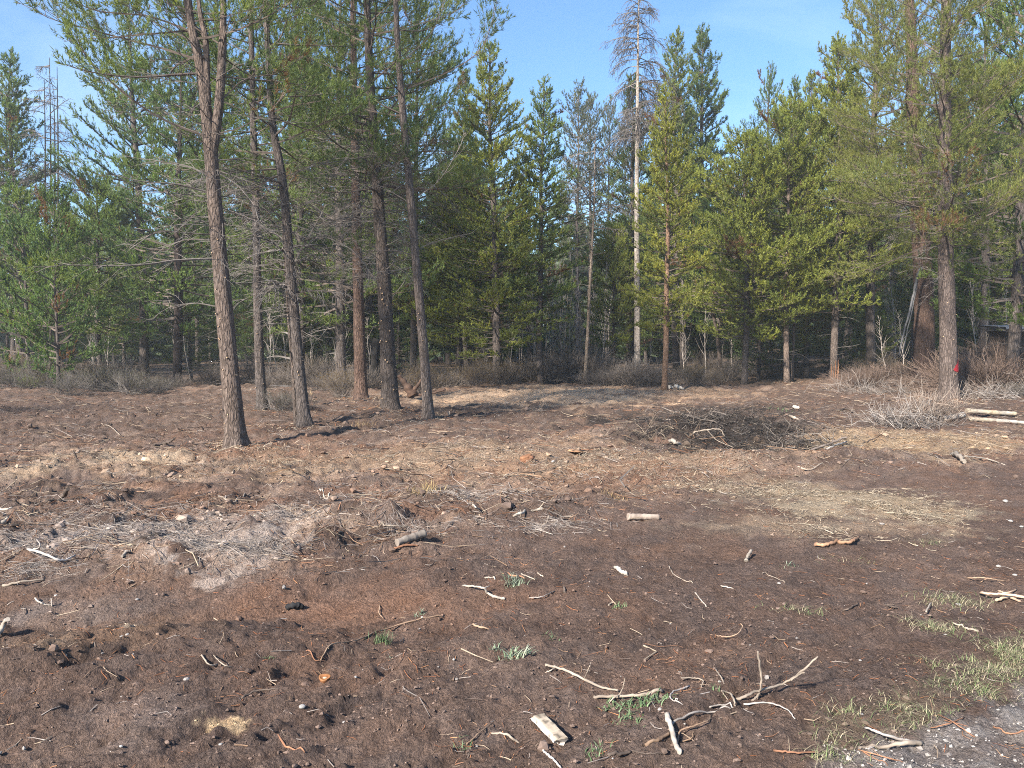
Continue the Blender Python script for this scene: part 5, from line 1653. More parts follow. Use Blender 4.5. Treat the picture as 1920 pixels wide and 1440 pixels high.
S("grey twig running off the bottom edge below the split log", [([(1014, 1402, .0), (1030, 1418, .01), (1045, 1432, .01), (1055, 1445, .0)], .0065, .005)], GREY)
S("thin grey twig left of the split log", [([(922, 1375, .0), (950, 1378, .01), (975, 1389, .0)], .006, .007)], PALE)
S("reddish slanted twig left of the thin grey twig", [([(875, 1396, .0), (898, 1375, .01), (922, 1357, .01)], .005, .003)], BROWN)
S("rusty straight twig lying at lower left centre", [([(508, 1398, .0), (540, 1402, .006), (572, 1407, .0)], .007, .004)], RUST)
S("dark fallen twig beside the mushroom coloured slice", [([(452, 1310, .0), (482, 1302, .0), (524, 1292, .0)], .008, .004)], DARK)
S("long thin curving branch across the middle foreground", [([(601, 1232, .0), (622, 1214, .0), (665, 1202, .01), (720, 1181, .01), (775, 1164, .01), (832, 1153, .0)], .005, .0065)], BROWN)
S("rusty needle bundle left of the long thin branch", [([(562, 1224, .0), (590, 1233, .01), (612, 1239, .0)], .004, .003), ([(566, 1232, 0), (612, 1238, 0)], .003, .002)], RUST)
S("curved pale twig left above the large grass tuft", [([(712, 1139, .0), (711, 1150, .01), (719, 1161, .0)], .0045, .0035)], BROWN)
S("flat brown splinter right of the thin branch end", [([(885, 1172, .0), (905, 1177, .0), (928, 1184, .0)], .009, .006)], BROWN)
S("forked white branch in the middle foreground", [([(868, 1099, .01), (890, 1100, .03), (907, 1103, .04), (914, 1112, .02), (928, 1118, .01), (947, 1123, .0)], .0085, .012), ([(907, 1103, .03), (918, 1099, .03)], .006, .004)], WHITE)
S("short white stick above the forked white branch", [([(907, 1080, .0), (918, 1083, .01), (928, 1087, .0)], .007, .007)], WHITE)
S("orange brown stick behind the pale grass tuft", [([(941, 1077, .0), (962, 1082, .0), (985, 1086, .0)], .010, .007)], RUST)
S("curved pale stick behind the pale grass tuft", [([(958, 1076, .01), (985, 1079, .02), (1003, 1088, .0)], .007, .005)], PALE)
S("small pale stick right of the pale grass tuft", [([(1008, 1074, .0), (1014, 1080, .0), (1019, 1084, .0)], .006, .005)], PALE)
S("pale knotty chunk of root near the centre", [([(1152, 1063, .01), (1160, 1069, .02), (1166, 1073, .01), (1176, 1077, .0)], .017, .026)], WHITE, lump=.3)
S("standing pale chunk of broken root right of centre", [([(1398, 1052, .01), (1403, 1042, .03), (1409, 1033, .05)], .020, .015)], WHITE, lump=.3)
S("thin pale hooked branch right of centre", [([(1254, 1063, .0), (1262, 1076, .01), (1280, 1088, .0), (1300, 1095, .0)], .006, .004)], PALE)
S("small white splinter right of the thin hooked branch", [([(1351, 1098, .0), (1366, 1102, .01), (1380, 1103, .0)], .008, .004)], WHITE)
S("white stick beside pale pebble, right of centre", [([(1303, 1111, .0), (1312, 1122, .01), (1324, 1137, .0)], .006, .005)], WHITE)
S("short dark stub of wood in the soil, centre", [([(1057, 1103, .0), (1059, 1113, .0)], .010, .010)], DARK)
S("c shaped dark twig, right of centre", [([(1332, 1190, .0), (1355, 1196, .01), (1380, 1190, .03), (1392, 1176, .04), (1389, 1170, .04)], .004, .004)], BROWN)
S("grey twig with bent dark end, centre", [([(992, 1119, .0), (1015, 1119, .01), (1040, 1113, .0)], .005, .003)], GREY)
S("small pale sliver above the centre soil", [([(1141, 1136, .0), (1147, 1130, .01), (1150, 1127, .02)], .008, .005)], PALE)
S("pale arched branch in the middle distance, centre", [([(955, 962, .0), (975, 958, .04), (995, 959, .04), (1015, 965, .0)], .015, .018)], WHITE)
S("forked pale root lying right of the arched branch", [([(1020, 975, .0), (1050, 969, .02), (1085, 970, .0)], .012, .008), ([(1050, 969, .02), (1065, 963, .03), (1075, 965, 0)], .008, .005)], PALE)
S("slanting white wood chip in the mulch left of centre", [([(598, 920, .0), (612, 922, .01), (622, 924, .0)], .014, .010)], WHITE)
S("white broken stick lying upright left of the arched branch", [([(886, 955, .01), (892, 952, .03), (899, 958, .0)], .015, .010)], WHITE)
S("dark decayed log end on the left", [([(90, 942, .0), (110, 930, .05), (128, 918, .08)], .035, .030)], DARK)
S("long grey stick beside the dark decayed log", [([(108, 938, .0), (130, 938, .02), (152, 947, .0)], .012, .008)], GREY)
S("pale stick at the left picture edge in the middle distance", [([(-6, 959, .01), (10, 957, .01), (23, 954, .0)], .018, .014)], WHITE)
S("white wood block at the left picture edge", [([(-4, 981, .0), (8, 979, .02), (15, 980, .0)], .03, .022)], WHITE)
S("pale stick lying across the dark strip left of centre", [([(410, 938, .0), (440, 934, .02), (472, 925, .03)], .014, .010)], PALE)
S("long forked grey root in the left root mat", [([(20, 1028, .02), (60, 1042, .05), (95, 1056, .05), (120, 1050, .04), (140, 1040, .02)], .014, .010), ([(60, 1042, .05), (75, 1026, .07), (70, 1012, .06)], .008, .005)], GREY)
S("pale stick slanting over the left root mat", [([(5, 1097, .0), (40, 1091, .03), (85, 1084, .02)], .013, .008)], PALE)
S("short pale chip in the left root mat", [([(228, 1038, .02), (245, 1031, .02)], .014, .011)], WHITE)
S("white branched twig on the grey dust at left", [([(65, 1122, .02), (72, 1128, .02), (85, 1130, .01), (98, 1133, .0)], .008, .005), ([(96, 1122, .03), (97, 1132, .01)], .005, .004)], WHITE)
S("white weathered stub at the left picture edge, foreground", [([(-4, 1192, .02), (4, 1180, .03), (8, 1170, .05), (14, 1162, .06)], .017, .015)], WHITE, lump=.25)
S("pale twig by the left bank", [([(378, 1228, .0), (392, 1232, .02), (408, 1246, .0)], .0055, .004), ([(400, 1244, 0), (420, 1247, .01), (440, 1252, 0)], .004, .003)], PALE)
S("dark bowed stick in the left middle distance", [([(288, 838, .0), (305, 834, .02), (320, 828, .08), (328, 821, .14)], .032, .020)], DARK)
S("short dark stake standing in the pale sand at left", [([(146, 864, .0), (140, 852, .10), (137, 846, .16)], .022, .018)], DARK)
S("pale thin stick in the left far soil", [([(186, 795, .0), (205, 803, .02), (225, 814, .0)], .014, .010)], PALE)
S("pale board lying at the foot of the leaning grey pine", [([(550, 798, .01), (570, 799, .02), (590, 796, .01)], .022, .018)], PALE)
S("small dark stick right of the pale board", [([(612, 807, .0), (630, 803, .02), (645, 797, .03)], .014, .010)], DARK)
S("upright pale splinter left of the dark heap", [([(840, 772, .0), (843, 780, .0), (839, 771, .12)], .016, .010)], PALE)
S("short slanting root in the orange brown patch, right middle", [([(1526, 1022, .01), (1545, 1021, .02), (1562, 1019, .02), (1572, 1015, .0)], .020, .020), ([(1572, 1016, .01), (1590, 1018, .02), (1600, 1012, .03), (1612, 1006, .0)], .022, .014)], [(0.30, 0.175, 0.105), (0.19, 0.115, 0.078)], lump=.25)
S("straw coloured stick above the slanting orange root", [([(1533, 987, .0), (1550, 995, .02), (1562, 1001, .0)], .009, .007)], PALE)
S("cut pale log piece lying on bare soil right of centre", [([(1177, 971, .02), (1195, 969, .02), (1215, 970, .02), (1235, 971, .02)], .030, .028)], [(0.32, 0.26, 0.215), (0.25, 0.20, 0.165)], "log", "log", sides=12, lump=.06)
S("mossy grey log piece lying in the mulch left of centre", [([(744, 1022, .03), (760, 1019, .04), (780, 1014, .04), (796, 1009, .03)], .028, .030)], [(0.25, 0.22, 0.19), (0.22, 0.18, 0.15)], "log", "log", sides=12, lump=.12)
S("reddish shard in front of the mossy log piece", [([(738, 1027, .0), (760, 1026, .01), (785, 1023, .0)], .014, .010)], RUST)
S("slanting pale sticks behind the mossy log piece", [([(770, 1008, .0), (778, 1000, .05), (786, 992, .08)], .012, .009), ([(710, 984, .0), (735, 986, .03), (765, 992, .02)], .010, .007)], PALE)
S("weathered log lying farther back on the right, topmost of the pile", [([(1812, 774, .20), (1840, 772, .22), (1875, 775, .20), (1905, 780, .16)], .055, .048)], [(0.25, 0.235, 0.21), (0.38, 0.29, 0.17)], "log", "log", sides=12, lump=.10)
S("grey log under the topmost log on the right", [([(1768, 792, .08), (1790, 787, .09), (1808, 784, .09)], .06, .062)], GREY, "log", "log", sides=12, lump=.10)
S("long straw coloured log at the front of the right pile", [([(1815, 787, .07), (1850, 788, .08), (1890, 792, .07), (1935, 796, .06)], .046, .042)], [(0.28, 0.23, 0.165), (0.28, 0.26, 0.235)], "log", "log", sides=12, lump=.12)
S("dark slanting stick on the right edge of the burnt hollow", [([(1520, 842, .03), (1545, 836, .06), (1575, 824, .08), (1588, 820, .06)], .028, .018)], [(0.20, 0.17, 0.15), (0.10, 0.08, 0.07)])
S("grey stick beside the dark slanting stick at the hollow", [([(1530, 848, .03), (1560, 838, .06), (1588, 830, .04)], .022, .014)], GREY)
S("pale branched stick lying in the burnt hollow", [([(1300, 812, .06), (1325, 806, .12), (1350, 806, .15), (1358, 818, .10)], .020, .012), ([(1325, 806, .12), (1345, 826, .08), (1375, 838, .05)], .012, .006), ([(1340, 806, .13), (1352, 802, .18)], .010, .005)], PALE)
S("whitish chunk of wood at the near lip of the burnt hollow", [([(1256, 832, .03), (1266, 833, .05), (1275, 831, .04)], .045, .035)], WHITE, lump=.3)
S("black snag standing beside the whitish chunk", [([(1278, 834, .0), (1277, 826, .10), (1280, 818, .18)], .020, .008)], [(0.03, 0.027, 0.025), (0.05, 0.045, 0.04)])
S("thin pale stick lying on the straw below the hollow", [([(1495, 876, .0), (1520, 877, .02), (1542, 877, .0)], .014, .010)], PALE)
S("wide white plank fragment on the straw at right", [([(1784, 853, .02), (1796, 860, .03), (1808, 867, .02)], .032, .028)], WHITE, "wood plank", "plank_fragment")
S("long white strip of wood on the straw at right", [([(1808, 861, .0), (1850, 865, .03), (1885, 868, .0)], .016, .010)], WHITE)
S("dark stick lying behind the brush pile, right middle distance", [([(1571, 772, .03), (1588, 774, .05), (1606, 776, .03)], .04, .025)], DARK)
S("grey stick in front of the brush pile at right", [([(1618, 832, .0), (1640, 822, .05), (1655, 813, .06)], .016, .010)], DARK)
S("pale chunk of wood left of the brush pile", [([(1480, 782, .04), (1490, 784, .06), (1500, 787, .03)], .045, .03)], PALE, lump=.2)
S("crossed pale sticks at the right, above the grass", [([(1838, 1112, .02), (1870, 1116, .02), (1905, 1120, .02), (1935, 1125, .01)], .011, .012), ([(1868, 1124, .01), (1890, 1120, .02), (1912, 1130, .01)], .013, .010), ([(1872, 1108, .02), (1885, 1112, .03), (1905, 1110, .01)], .010, .005)], [(0.42, 0.32, 0.23), (0.30, 0.21, 0.15)])
S("dark twig with fork above the crossed sticks", [([(1812, 1084, .0), (1850, 1086, .02), (1885, 1090, .01)], .007, .004), ([(1838, 1092, 0), (1852, 1084, .02)], .004, .003), ([(1872, 1090, .01), (1882, 1100, 0)], .004, .003)], BROWN)
S("weathered flat branch on the verge, upper of two", [([(1622, 1366, .01), (1645, 1373, .02), (1685, 1386, .015), (1705, 1390, .0)], .006, .010)], GREY)
S("weathered thick branch on the verge, lower of two", [([(1610, 1402, .0), (1650, 1402, .015), (1690, 1394, .02), (1728, 1393, .01)], .006, .015)], PALE)
S("rusty twig on the gravel at the bottom right", [([(1610, 1406, .0), (1660, 1420, .01), (1695, 1430, .0)], .004, .003), ([(1618, 1410, 0), (1665, 1436, 0)], .003, .002)], RUST)
S("long rusty needles crossing on the gravel at right", [([(1745, 1365, .0), (1780, 1356, .02), (1808, 1345, .01)], .0035, .003), ([(1760, 1340, .02), (1790, 1356, .02), (1828, 1383, .0)], .0035, .003), ([(1770, 1350, .01), (1815, 1362, .0)], .003, .002)], RUST)
S("rusty twig at the right picture edge on the gravel", [([(1862, 1362, .01), (1890, 1370, .01), (1925, 1372, .0)], .005, .004)], RUST)
S("rusty stick in the soil at the bottom, right of centre", [([(1450, 1408, .0), (1490, 1413, .01), (1540, 1411, .01)], .007, .004)], RUST)
S("dark twig on bare soil, right", [([(1659, 1134, .0), (1672, 1140, .01), (1686, 1141, .0)], .009, .005)], DARK)
S("dark bent twig on bare soil near the small round stone", [([(1580, 1145, .0), (1592, 1141, .01), (1610, 1132, .0)], .007, .005)], DARK)
S("thin pale twig touching the small round stone", [([(1424, 1077, .0), (1445, 1080, .01), (1472, 1092, .01)], .004, .003)], PALE)
S("pale stick near the right edge in the straw", [([(1736, 1148, .02), (1742, 1136, .03), (1746, 1130, .02)], .008, .004)], WHITE)
S("grey stick right of the grass strips", [([(1785, 1165, .01), (1810, 1178, .015), (1833, 1187, .0)], .006, .009)], PALE)

# trunk-like pieces at the edge of the wood
S("upturned dark root stump leaning left of the pale slender pine", [([(775, 745, .05), (762, 725, .45), (748, 706, .75)], .16, .06), ([(770, 738, .1), (785, 722, .45), (790, 712, .5)], .07, .03), ([(765, 740, .1), (800, 742, .15), (835, 730, .25)], .06, .03)], [(0.10, 0.06, 0.042), (0.055, 0.038, 0.03)], "stump", "root_stump", sides=9, lump=.3)
S("charred black stump in the wood behind the reddish pine", [([(704, 716, .0), (703, 680, .6), (706, 636, 1.1)], .24, .18)], [(0.02, 0.018, 0.017), (0.03, 0.027, 0.025)], "stump", "burnt_stump", sides=10, lump=.18)
S("cut tree stump with pale top left of the burnt hollow", [([(1080, 853, -.02), (1080, 849, .10)], .13, .115)], [(0.40, 0.24, 0.14), (0.30, 0.17, 0.10)], "stump", "tree_stump", sides=14, lump=.08)
S("low reddish broken stump left of the cut stump", [([(990, 864, .0), (985, 858, .1)], .12, .09), ], [(0.17, 0.08, 0.05), (0.22, 0.11, 0.06)], "stump", "tree_stump", sides=10, lump=.2)

# bleached broken limb hanging down the massive pine
def hanging_limb():
    d = 29.2
    P = np.array([at_dist(px, py, d) for px, py in [(1728, 503), (1720, 512), (1714, 540), (1708, 575), (1700, 610), (1692, 640), (1687, 665)]])
    P[-1, 2] = float(gz(P[-1, 0], P[-1, 1])) + 0.1 if P[-1, 2] < 0.6 else P[-1, 2]
    b = P[-1].copy()
    P = catmull(P - b, 30)
    rng = np.random.default_rng(3)
    P += np.cumsum(rng.normal(0, .006, P.shape), 0)
    v, q, c = tubes(P, np.linspace(.06, .02, 30) * rng.uniform(.8, 1.2, 30), 8)
    P2 = P + np.array([0.10, 0.02, -0.05])[None] * np.linspace(0, 1.5, 30)[:, None]
    v2, q2, c2 = tubes(P2[2:], np.linspace(.03, .012, 28), 6)
    V, fs = merge([(v, [q]), (v2, [q2])])
    col = np.interp(np.linspace(0, 1, len(V)), [0, 1], [1, 1])[:, None] * np.array([(0.13, 0.13, 0.135)])
    o = link(bpy.data.objects.new("broken_limb", mesh_np("broken_limb", V, fs, [M['stick']], col=col, smooth=True)))
    o.location = b
    tag(o, "bleached grey broken limb hanging against the massive pine", "broken limb")
hanging_limb()

# stones
def stone(px, py, r, label, col=(0.29, 0.275, 0.26), flat=0.6, seed=0):
    r = r * 0.62
    rng = np.random.default_rng(seed + int(px))
    import bmesh
    bm = bmesh.new(); bmesh.ops.create_icosphere(bm, subdivisions=2, radius=1.0)
    dirs = nrm(rng.normal(0, 1, (9, 3)))
    for v in bm.verts:
        c = np.array(v.co); k = 1.0
        for dd in dirs:
            s = float(c @ dd)
            if s > 0.72:
                k = min(k, 0.72 / s)
        v.co = Vector(c * k * (1 + rng.normal(0, .02)))
        v.co.x *= 1.2; v.co.z *= flat
    me = bpy.data.meshes.new("stone"); bm.to_mesh(me); bm.free()
    ca = me.attributes.new("col", 'FLOAT_COLOR', 'POINT')
    cc = np.ones((len(me.vertices), 4), np.float32); cc[:, :3] = np.array(col) * rng.uniform(.9, 1.1, (len(me.vertices), 1))
    ca.data.foreach_set("color", cc.ravel())
    me.materials.append(M['stone'])
    for p in me.polygons:
        p.use_smooth = True
    o = link(bpy.data.objects.new("stone", me))
    p = at(px, py); o.location = (p[0], p[1], p[2] + r * flat * 0.45); o.scale = (r, r, r); o.rotation_euler = (0, 0, rng.uniform(0, 6.28))
    tag(o, label, "stone")
for a in [(1461, 1096, .022, "small round stone touching a thin pale twig"), (1872, 1063, .032, "pale rounded stone near the right edge above the crossed sticks"),
          (1903, 1078, .026, "pale flat stone right of the rounded stone"), (1885, 941, .055, "grey stone in the mulch near the right edge"),
          (1895, 978, .035, "long white stone at the right edge"), (1915, 988, .03, "white stone below the long white stone"),
          (566, 1326, .024, "pale grey stone lower left of centre"), (655, 1317, .014, "small pale stone right of the pale grey stone"),
          (667, 1273, .013, "small grey stone beside the crack, right of the orange slice"), (851, 1237, .014, "pale pebble with a dark neighbour, centre foreground"),
          (645, 1357, .012, "small grey pebble below the pale stones, lower left of centre"), (1238, 1331, .020, "round pale stone above the thick pale stick"),
          (894, 1400, .010, "tiny white stone at the bottom centre") , (1557, 1194, .016, "small pale stone on the right soil"), (414, 1399, .016, "white stone at the bottom left by the sawdust"),
          (1349, 1279, .014, "grey stone beside the short pale twig"), (239, 1191, .022, "grey stone on the left bank by the pale clay"), (228, 1190, .016, "smaller stone beside the grey stone on the left bank"),
          (257, 1126, .020, "grey stone above the pale clay at left"), (633, 1053, .022, "small pale stone at the front of the mulch"), (1613, 1239, .014, "pale stone in the damp soil, lower right"),
          (1037, 867, .05, "white stone in the mulch near the cut stump"), (1615, 1340, .014, "small stone by the verge grass, lower right")]:
    stone(*a[:3], a[3])
# black lump, orange slice
S("black charred lump of wood on the reddish soil", [([(541, 1141, .01), (550, 1138, .02), (560, 1136, .025), (568, 1137, .01)], .020, .014)], [(0.012, 0.012, 0.013), (0.02, 0.02, 0.021)], "charred wood", "charred_wood", lump=.25)

def slice_disc():
    p = at(609, 1279)
    n = 22; th = np.arange(n) / n * 2 * math.pi
    rng = np.random.default_rng(8)
    rr = .024 * (1 + .10 * np.sin(th * 3 + 1) + rng.normal(0, .03, n))
    rings = []; cols = []
    for f, z, c in [(0.9, 0.0, (.20, .08, .03)), (1.0, .010, (.22, .10, .045)), (.97, .018, (.28, .14, .065)), (.72, .013, (.24, .105, .042)), (.40, .010, (.20, .085, .035)), (.22, .013, (.46, .37, .25)), (.02, .014, (.5, .42, .3))]:
        rings.append(np.stack([np.cos(th) * rr * f * 1.15, np.sin(th) * rr * f, np.full(n, z)], -1)); cols += [c] * n
    V = np.concatenate(rings); i = np.arange(len(V)).reshape(-1, n)
    q = np.stack([i[:-1], np.roll(i[:-1], -1, 1), np.roll(i[1:], -1, 1), i[1:]], -1).reshape(-1, 4)
    o = link(bpy.data.objects.new("wood_slice", mesh_np("wood_slice", V, [q], [M['litter']], col=np.array(cols), smooth=True)))
    o.location = (p[0], p[1], p[2] + 0.012); o.rotation_euler = (0.22, -0.05, 0.4)
    tag(o, "round orange brown slice with a pale centre on the soil", "wood slice")
slice_disc()

# grass tufts
def tuft(px, py, n, h, label, pal, w=.004, lean=.8, spread=.04):
    rng = np.random.default_rng(int(px * 7 + py))
    p = at(px, py)
    x = p[0] + rng.normal(0, spread, n); y = p[1] + rng.normal(0, spread * .8, n)
    v, q, c = blades(rng, x, y, h * rng.uniform(.5, 1.1, n), np.full(n, w), pick(rng, np.array(pal), n), lean=lean)
    o = link(bpy.data.objects.new("grass_tuft", mesh_np("grass_tuft", v - p, [q], [M['blade']], col=c)))
    o.location = p
    tag(o, label, "grass tuft")
GRN = [(0.075, 0.125, 0.055), (0.11, 0.16, 0.08), (0.14, 0.19, 0.105)]
SIL = [(0.19, 0.235, 0.165), (0.14, 0.195, 0.115), (0.24, 0.27, 0.2)]
tuft(718, 1203, 90, .085, "dense blue green grass tuft left of centre", GRN, .0035, .7, .028)
tuft(966, 1097, 90, .085, "pale silvery grass tuft beside the orange brown stick", SIL, .005, 1.0, .04)
tuft(966, 1232, 60, .075, "silvery leafy rosette in the centre foreground", SIL, .008, 1.2, .035)
tuft(925, 1218, 22, .05, "small leafy sprig left of the silvery rosette", SIL, .006, 1.1, .02)
tuft(787, 1153, 22, .05, "small pale sprig at the end of the long thin branch", SIL, .006, 1.1, .018)
tuft(1154, 1328, 40, .045, "leafy green weed below the curved branch, left one", GRN, .009, 1.2, .03)
tuft(1198, 1322, 52, .05, "leafy green weed below the curved branch, middle one", GRN, .009, 1.2, .035)
tuft(1236, 1314, 40, .045, "leafy green weed below the curved branch, right one", GRN, .009, 1.2, .03)
tuft(1180, 1345, 40, .04, "leafy green weed nearest the camera under the curved branch", GRN, .008, 1.2, .035)
tuft(1162, 1140, 22, .05, "tiny green sprig beside the pale sliver, centre", GRN, .006, 1.1, .02)
tuft(1030, 1194, 22, .045, "tiny grey green sprig above the silvery rosette", GRN, .005, 1.1, .025)
tuft(1118, 1418, 36, .045, "low green sprig at the bottom edge, centre", GRN, .005, 1.1, .03)
tuft(866, 1402, 20, .04, "low green sprig at the bottom edge left of the split log", GRN, .005, 1.1, .02)
tuft(1480, 1062, 26, .05, "tiny grey green sprig on the right soil", SIL, .005, 1.1, .03)
tuft(1350, 1303, 20, .04, "green blades at the foot of the bent pale twig", GRN, .004, .9, .02)
tuft(738, 1238, 14, .03, "faint grey sprig right below the dense tuft", SIL, .005, 1.2, .02)
tuft(505, 1224, 18, .035, "small green sprig left of the rusty needle bundle", GRN, .006, 1.2, .015)
tuft(1458, 772, 60, .16, "green clump on the far soil right of the burnt hollow", GRN, .012, 1.0, .15)
tuft(680, 800, 70, .22, "dry ochre grass clump in front of the reddish pine", [(0.30, .22, .12), (.22, .14, .08)], .010, .9, .16)
tuft(800, 925, 90, .17, "dry ochre grass clump in the mulch left of centre", [(0.34, .26, .12), (.26, .19, .10)], .008, .8, .09)
tuft(575, 740, 40, .3, "dry straw clump behind the leaning grey pine", [(0.36, .28, .17), (.28, .2, .12)], .014, .7, .15)
tuft(1150, 935, 50, .10, "dry ochre tuft in the dark mulch right of the arched branch", [(0.30, .22, .12), (.2, .14, .08)], .007, .9, .07)

# split log with broken end, lower centre
def split_log():
    a = at(1010, 1347, .022); b = at(1052, 1386, .02)
    ax = nrm(b - a); L = np.linalg.norm(b - a)
    side = nrm(np.cross(ax, UP)); up = np.cross(side, ax)
    rng = np.random.default_rng(12)
    n, S_ = 26, 14
    th = np.arange(S_) / S_ * 2 * math.pi
    V = []; C_ = []
    for i in range(n):
        t = i / (n - 1)
        w = .036 * (1 - .12 * t) ; hh = .020
        ll = t * L + (np.sin(th * 3 + 1) * .008 + rng.normal(0, .007, S_)) * (t > .97) + rng.normal(0, .004, S_) * (t < .03)
        r = 1 + .16 * (vnoise(np.full(S_, t * 6), th * 2.6, 5) - .5) + .10 * np.sin(th * 9)
        x = np.cos(th) * w * r; z = np.sin(th) * hh * r
        z = np.where(z > hh * .55, hh * .55 + .2 * (z - hh * .55), z)
        V.append(a[None] + ax[None] * ll[:, None] + side[None] * x[:, None] + up[None] * z[:, None])
        top = (np.sin(th) > .25)[:, None]
        streak = vnoise(np.full(S_, t * 3), th * 6, 9)[:, None]
        c = np.where(top, np.array([(.30, .25, .19)]) * (.75 + .4 * streak), np.array([(.40, .37, .34)]) * (.7 + .5 * streak))
        dark = (vnoise(np.full(S_, t * 9), th * 3, 2) > .72)[:, None]
        C_.append(np.where(dark, c * .42, c))
    V = np.concatenate(V); i = np.arange(n * S_).reshape(n, S_)
    q = np.stack([i[:-1], np.roll(i[:-1], -1, 1), np.roll(i[1:], -1, 1), i[1:]], -1).reshape(-1, 4)[:, ::-1]
    caps = np.stack([i[0], i[-1][::-1]])
    o = link(bpy.data.objects.new("log", mesh_np("log", V - a, [q, caps], [M['stick']], col=np.concatenate(C_))))
    o.location = a
    tag(o, "short split piece of pale log with a jagged end, lower centre", "log")
split_log()

# brush pile at the foot of the red marked pine
def brush(px, py, n, L0, h, w, cols, label, seed, lean=None):
    rng = np.random.default_rng(seed)
    p = at(px, py)
    K = 6; t = np.linspace(0, 1, K)
    az = rng.uniform(0, 6.28, n) if lean is None else lean + rng.normal(0, .55, n)
    e = np.clip(rng.normal(.35, .3, n), -.05, 1.2)
    L = L0 * rng.uniform(.5, 1.2, n)
    x0 = rng.normal(0, w * .35, n); y0 = rng.normal(0, w * .25, n); z0 = np.abs(rng.normal(0, h * .3, n))
    d = np.stack([np.cos(az) * np.cos(e), np.sin(az) * np.cos(e), np.sin(e)], -1)
    P = np.stack([x0, y0, z0], -1)[:, None] + d[:, None] * (L[:, None] * (t - .3))[..., None]
    P[..., 2] -= (L[:, None] * (t - .3) ** 2) * .5
    P += np.cumsum(rng.normal(0, .02, P.shape), 1)
    g = gz(P[..., 0] + p[0], P[..., 1] + p[1]) - p[2]
    P[..., 2] = np.maximum(P[..., 2], 0.01) + np.minimum(g, .2)
    bl = [(P, np.broadcast_to(np.linspace(.008, .003, K), (n, K)))]
    st = [side_twigs(rng, P[i], L[i], .16, .2, .3, .06, K=3, jit=1.4, lift=.05) for i in range(n)]
    tw = np.concatenate([s for s, _ in st]); bl.append((tw, np.broadcast_to(np.linspace(.0042, .0022, 3), tw.shape[:2])))
    out = []; cl = []
    for a, r in bl:
        v, q, c = tubes(a, r, 3, False); out.append((v, [q])); cl.append(np.repeat(pick(rng, np.array(cols), len(a)), a.shape[1] * 3, 0))
    V, fs = merge(out)
    o = link(bpy.data.objects.new("brush_pile", mesh_np("brush_pile", V, fs, [M['litter']], col=np.concatenate(cl))))
    o.location = p
    tag(o, label, "brush pile")
GB = [(0.20, .18, .165), (.26, .235, .215), (.15, .125, .108), (.12, .09, .072)]
brush(1690, 806, 150, 1.1, .45, 1.0, GB, "grey heap of cut brush left of the red marked pine", 1)
brush(1735, 790, 120, 1.4, .6, .7, [(.20, .16, .13), (.16, .12, .095), (.25, .21, .175)], "tall slanting brush stacked against the red marked pine", 2, lean=.6)
brush(1640, 735, 90, 1.4, .3, 2.2, GB, "low brush heap behind the grey heap at right", 3)
brush(1860, 745, 90, 1.5, .4, 2.2, GB, "low brush heap right of the red marked pine", 4)
brush(1345, 800, 60, .8, .22, 1.9, [(.05, .043, .038), (.03, .027, .025), (.13, .11, .095)], "low tangled heap of blackened slash in the burnt hollow", 5)
brush(1190, 722, 80, 1.4, .4, 1.6, [(.26, .2, .16), (.33, .26, .2)], "pale brush heap behind the thin bare pole", 6)
brush(1270, 722, 60, 1.0, .4, 1.2, [(.26, .2, .16), (.33, .26, .2)], "pale brush heap right of the golden pine", 7)
brush(1505, 818, 34, .6, .1, 1.2, [(.10,.085,.075),(.06,.05,.044),(.16,.14,.12)], "loose brush right of the burnt hollow", 8)
brush(1210, 824, 34, .6, .1, 1.1, [(.15, .12, .09), (.08, .065, .055)], "small twig heap at the near left lip of the hollow", 9)

# pale wood chips by the golden pine
for i, (px, py, r, lab) in enumerate([(1258, 727, .07, "white split wood chunk beside the golden pine, left one"), (1268, 725, .085, "white split wood chunk beside the golden pine, middle one"), (1276, 728, .065, "white split wood chunk beside the golden pine, right one"), (1493, 765, .045, "white chunk of wood alone on the far dark soil")]):
    S(lab, [([(px - 4, py, .04), (px, py, .08), (px + 5, py + 1, .04)], r, r * .8)], [(0.55, .50, .44), (0.42, .37, .31)], "wood chunk", "wood_chunk", lump=.3)

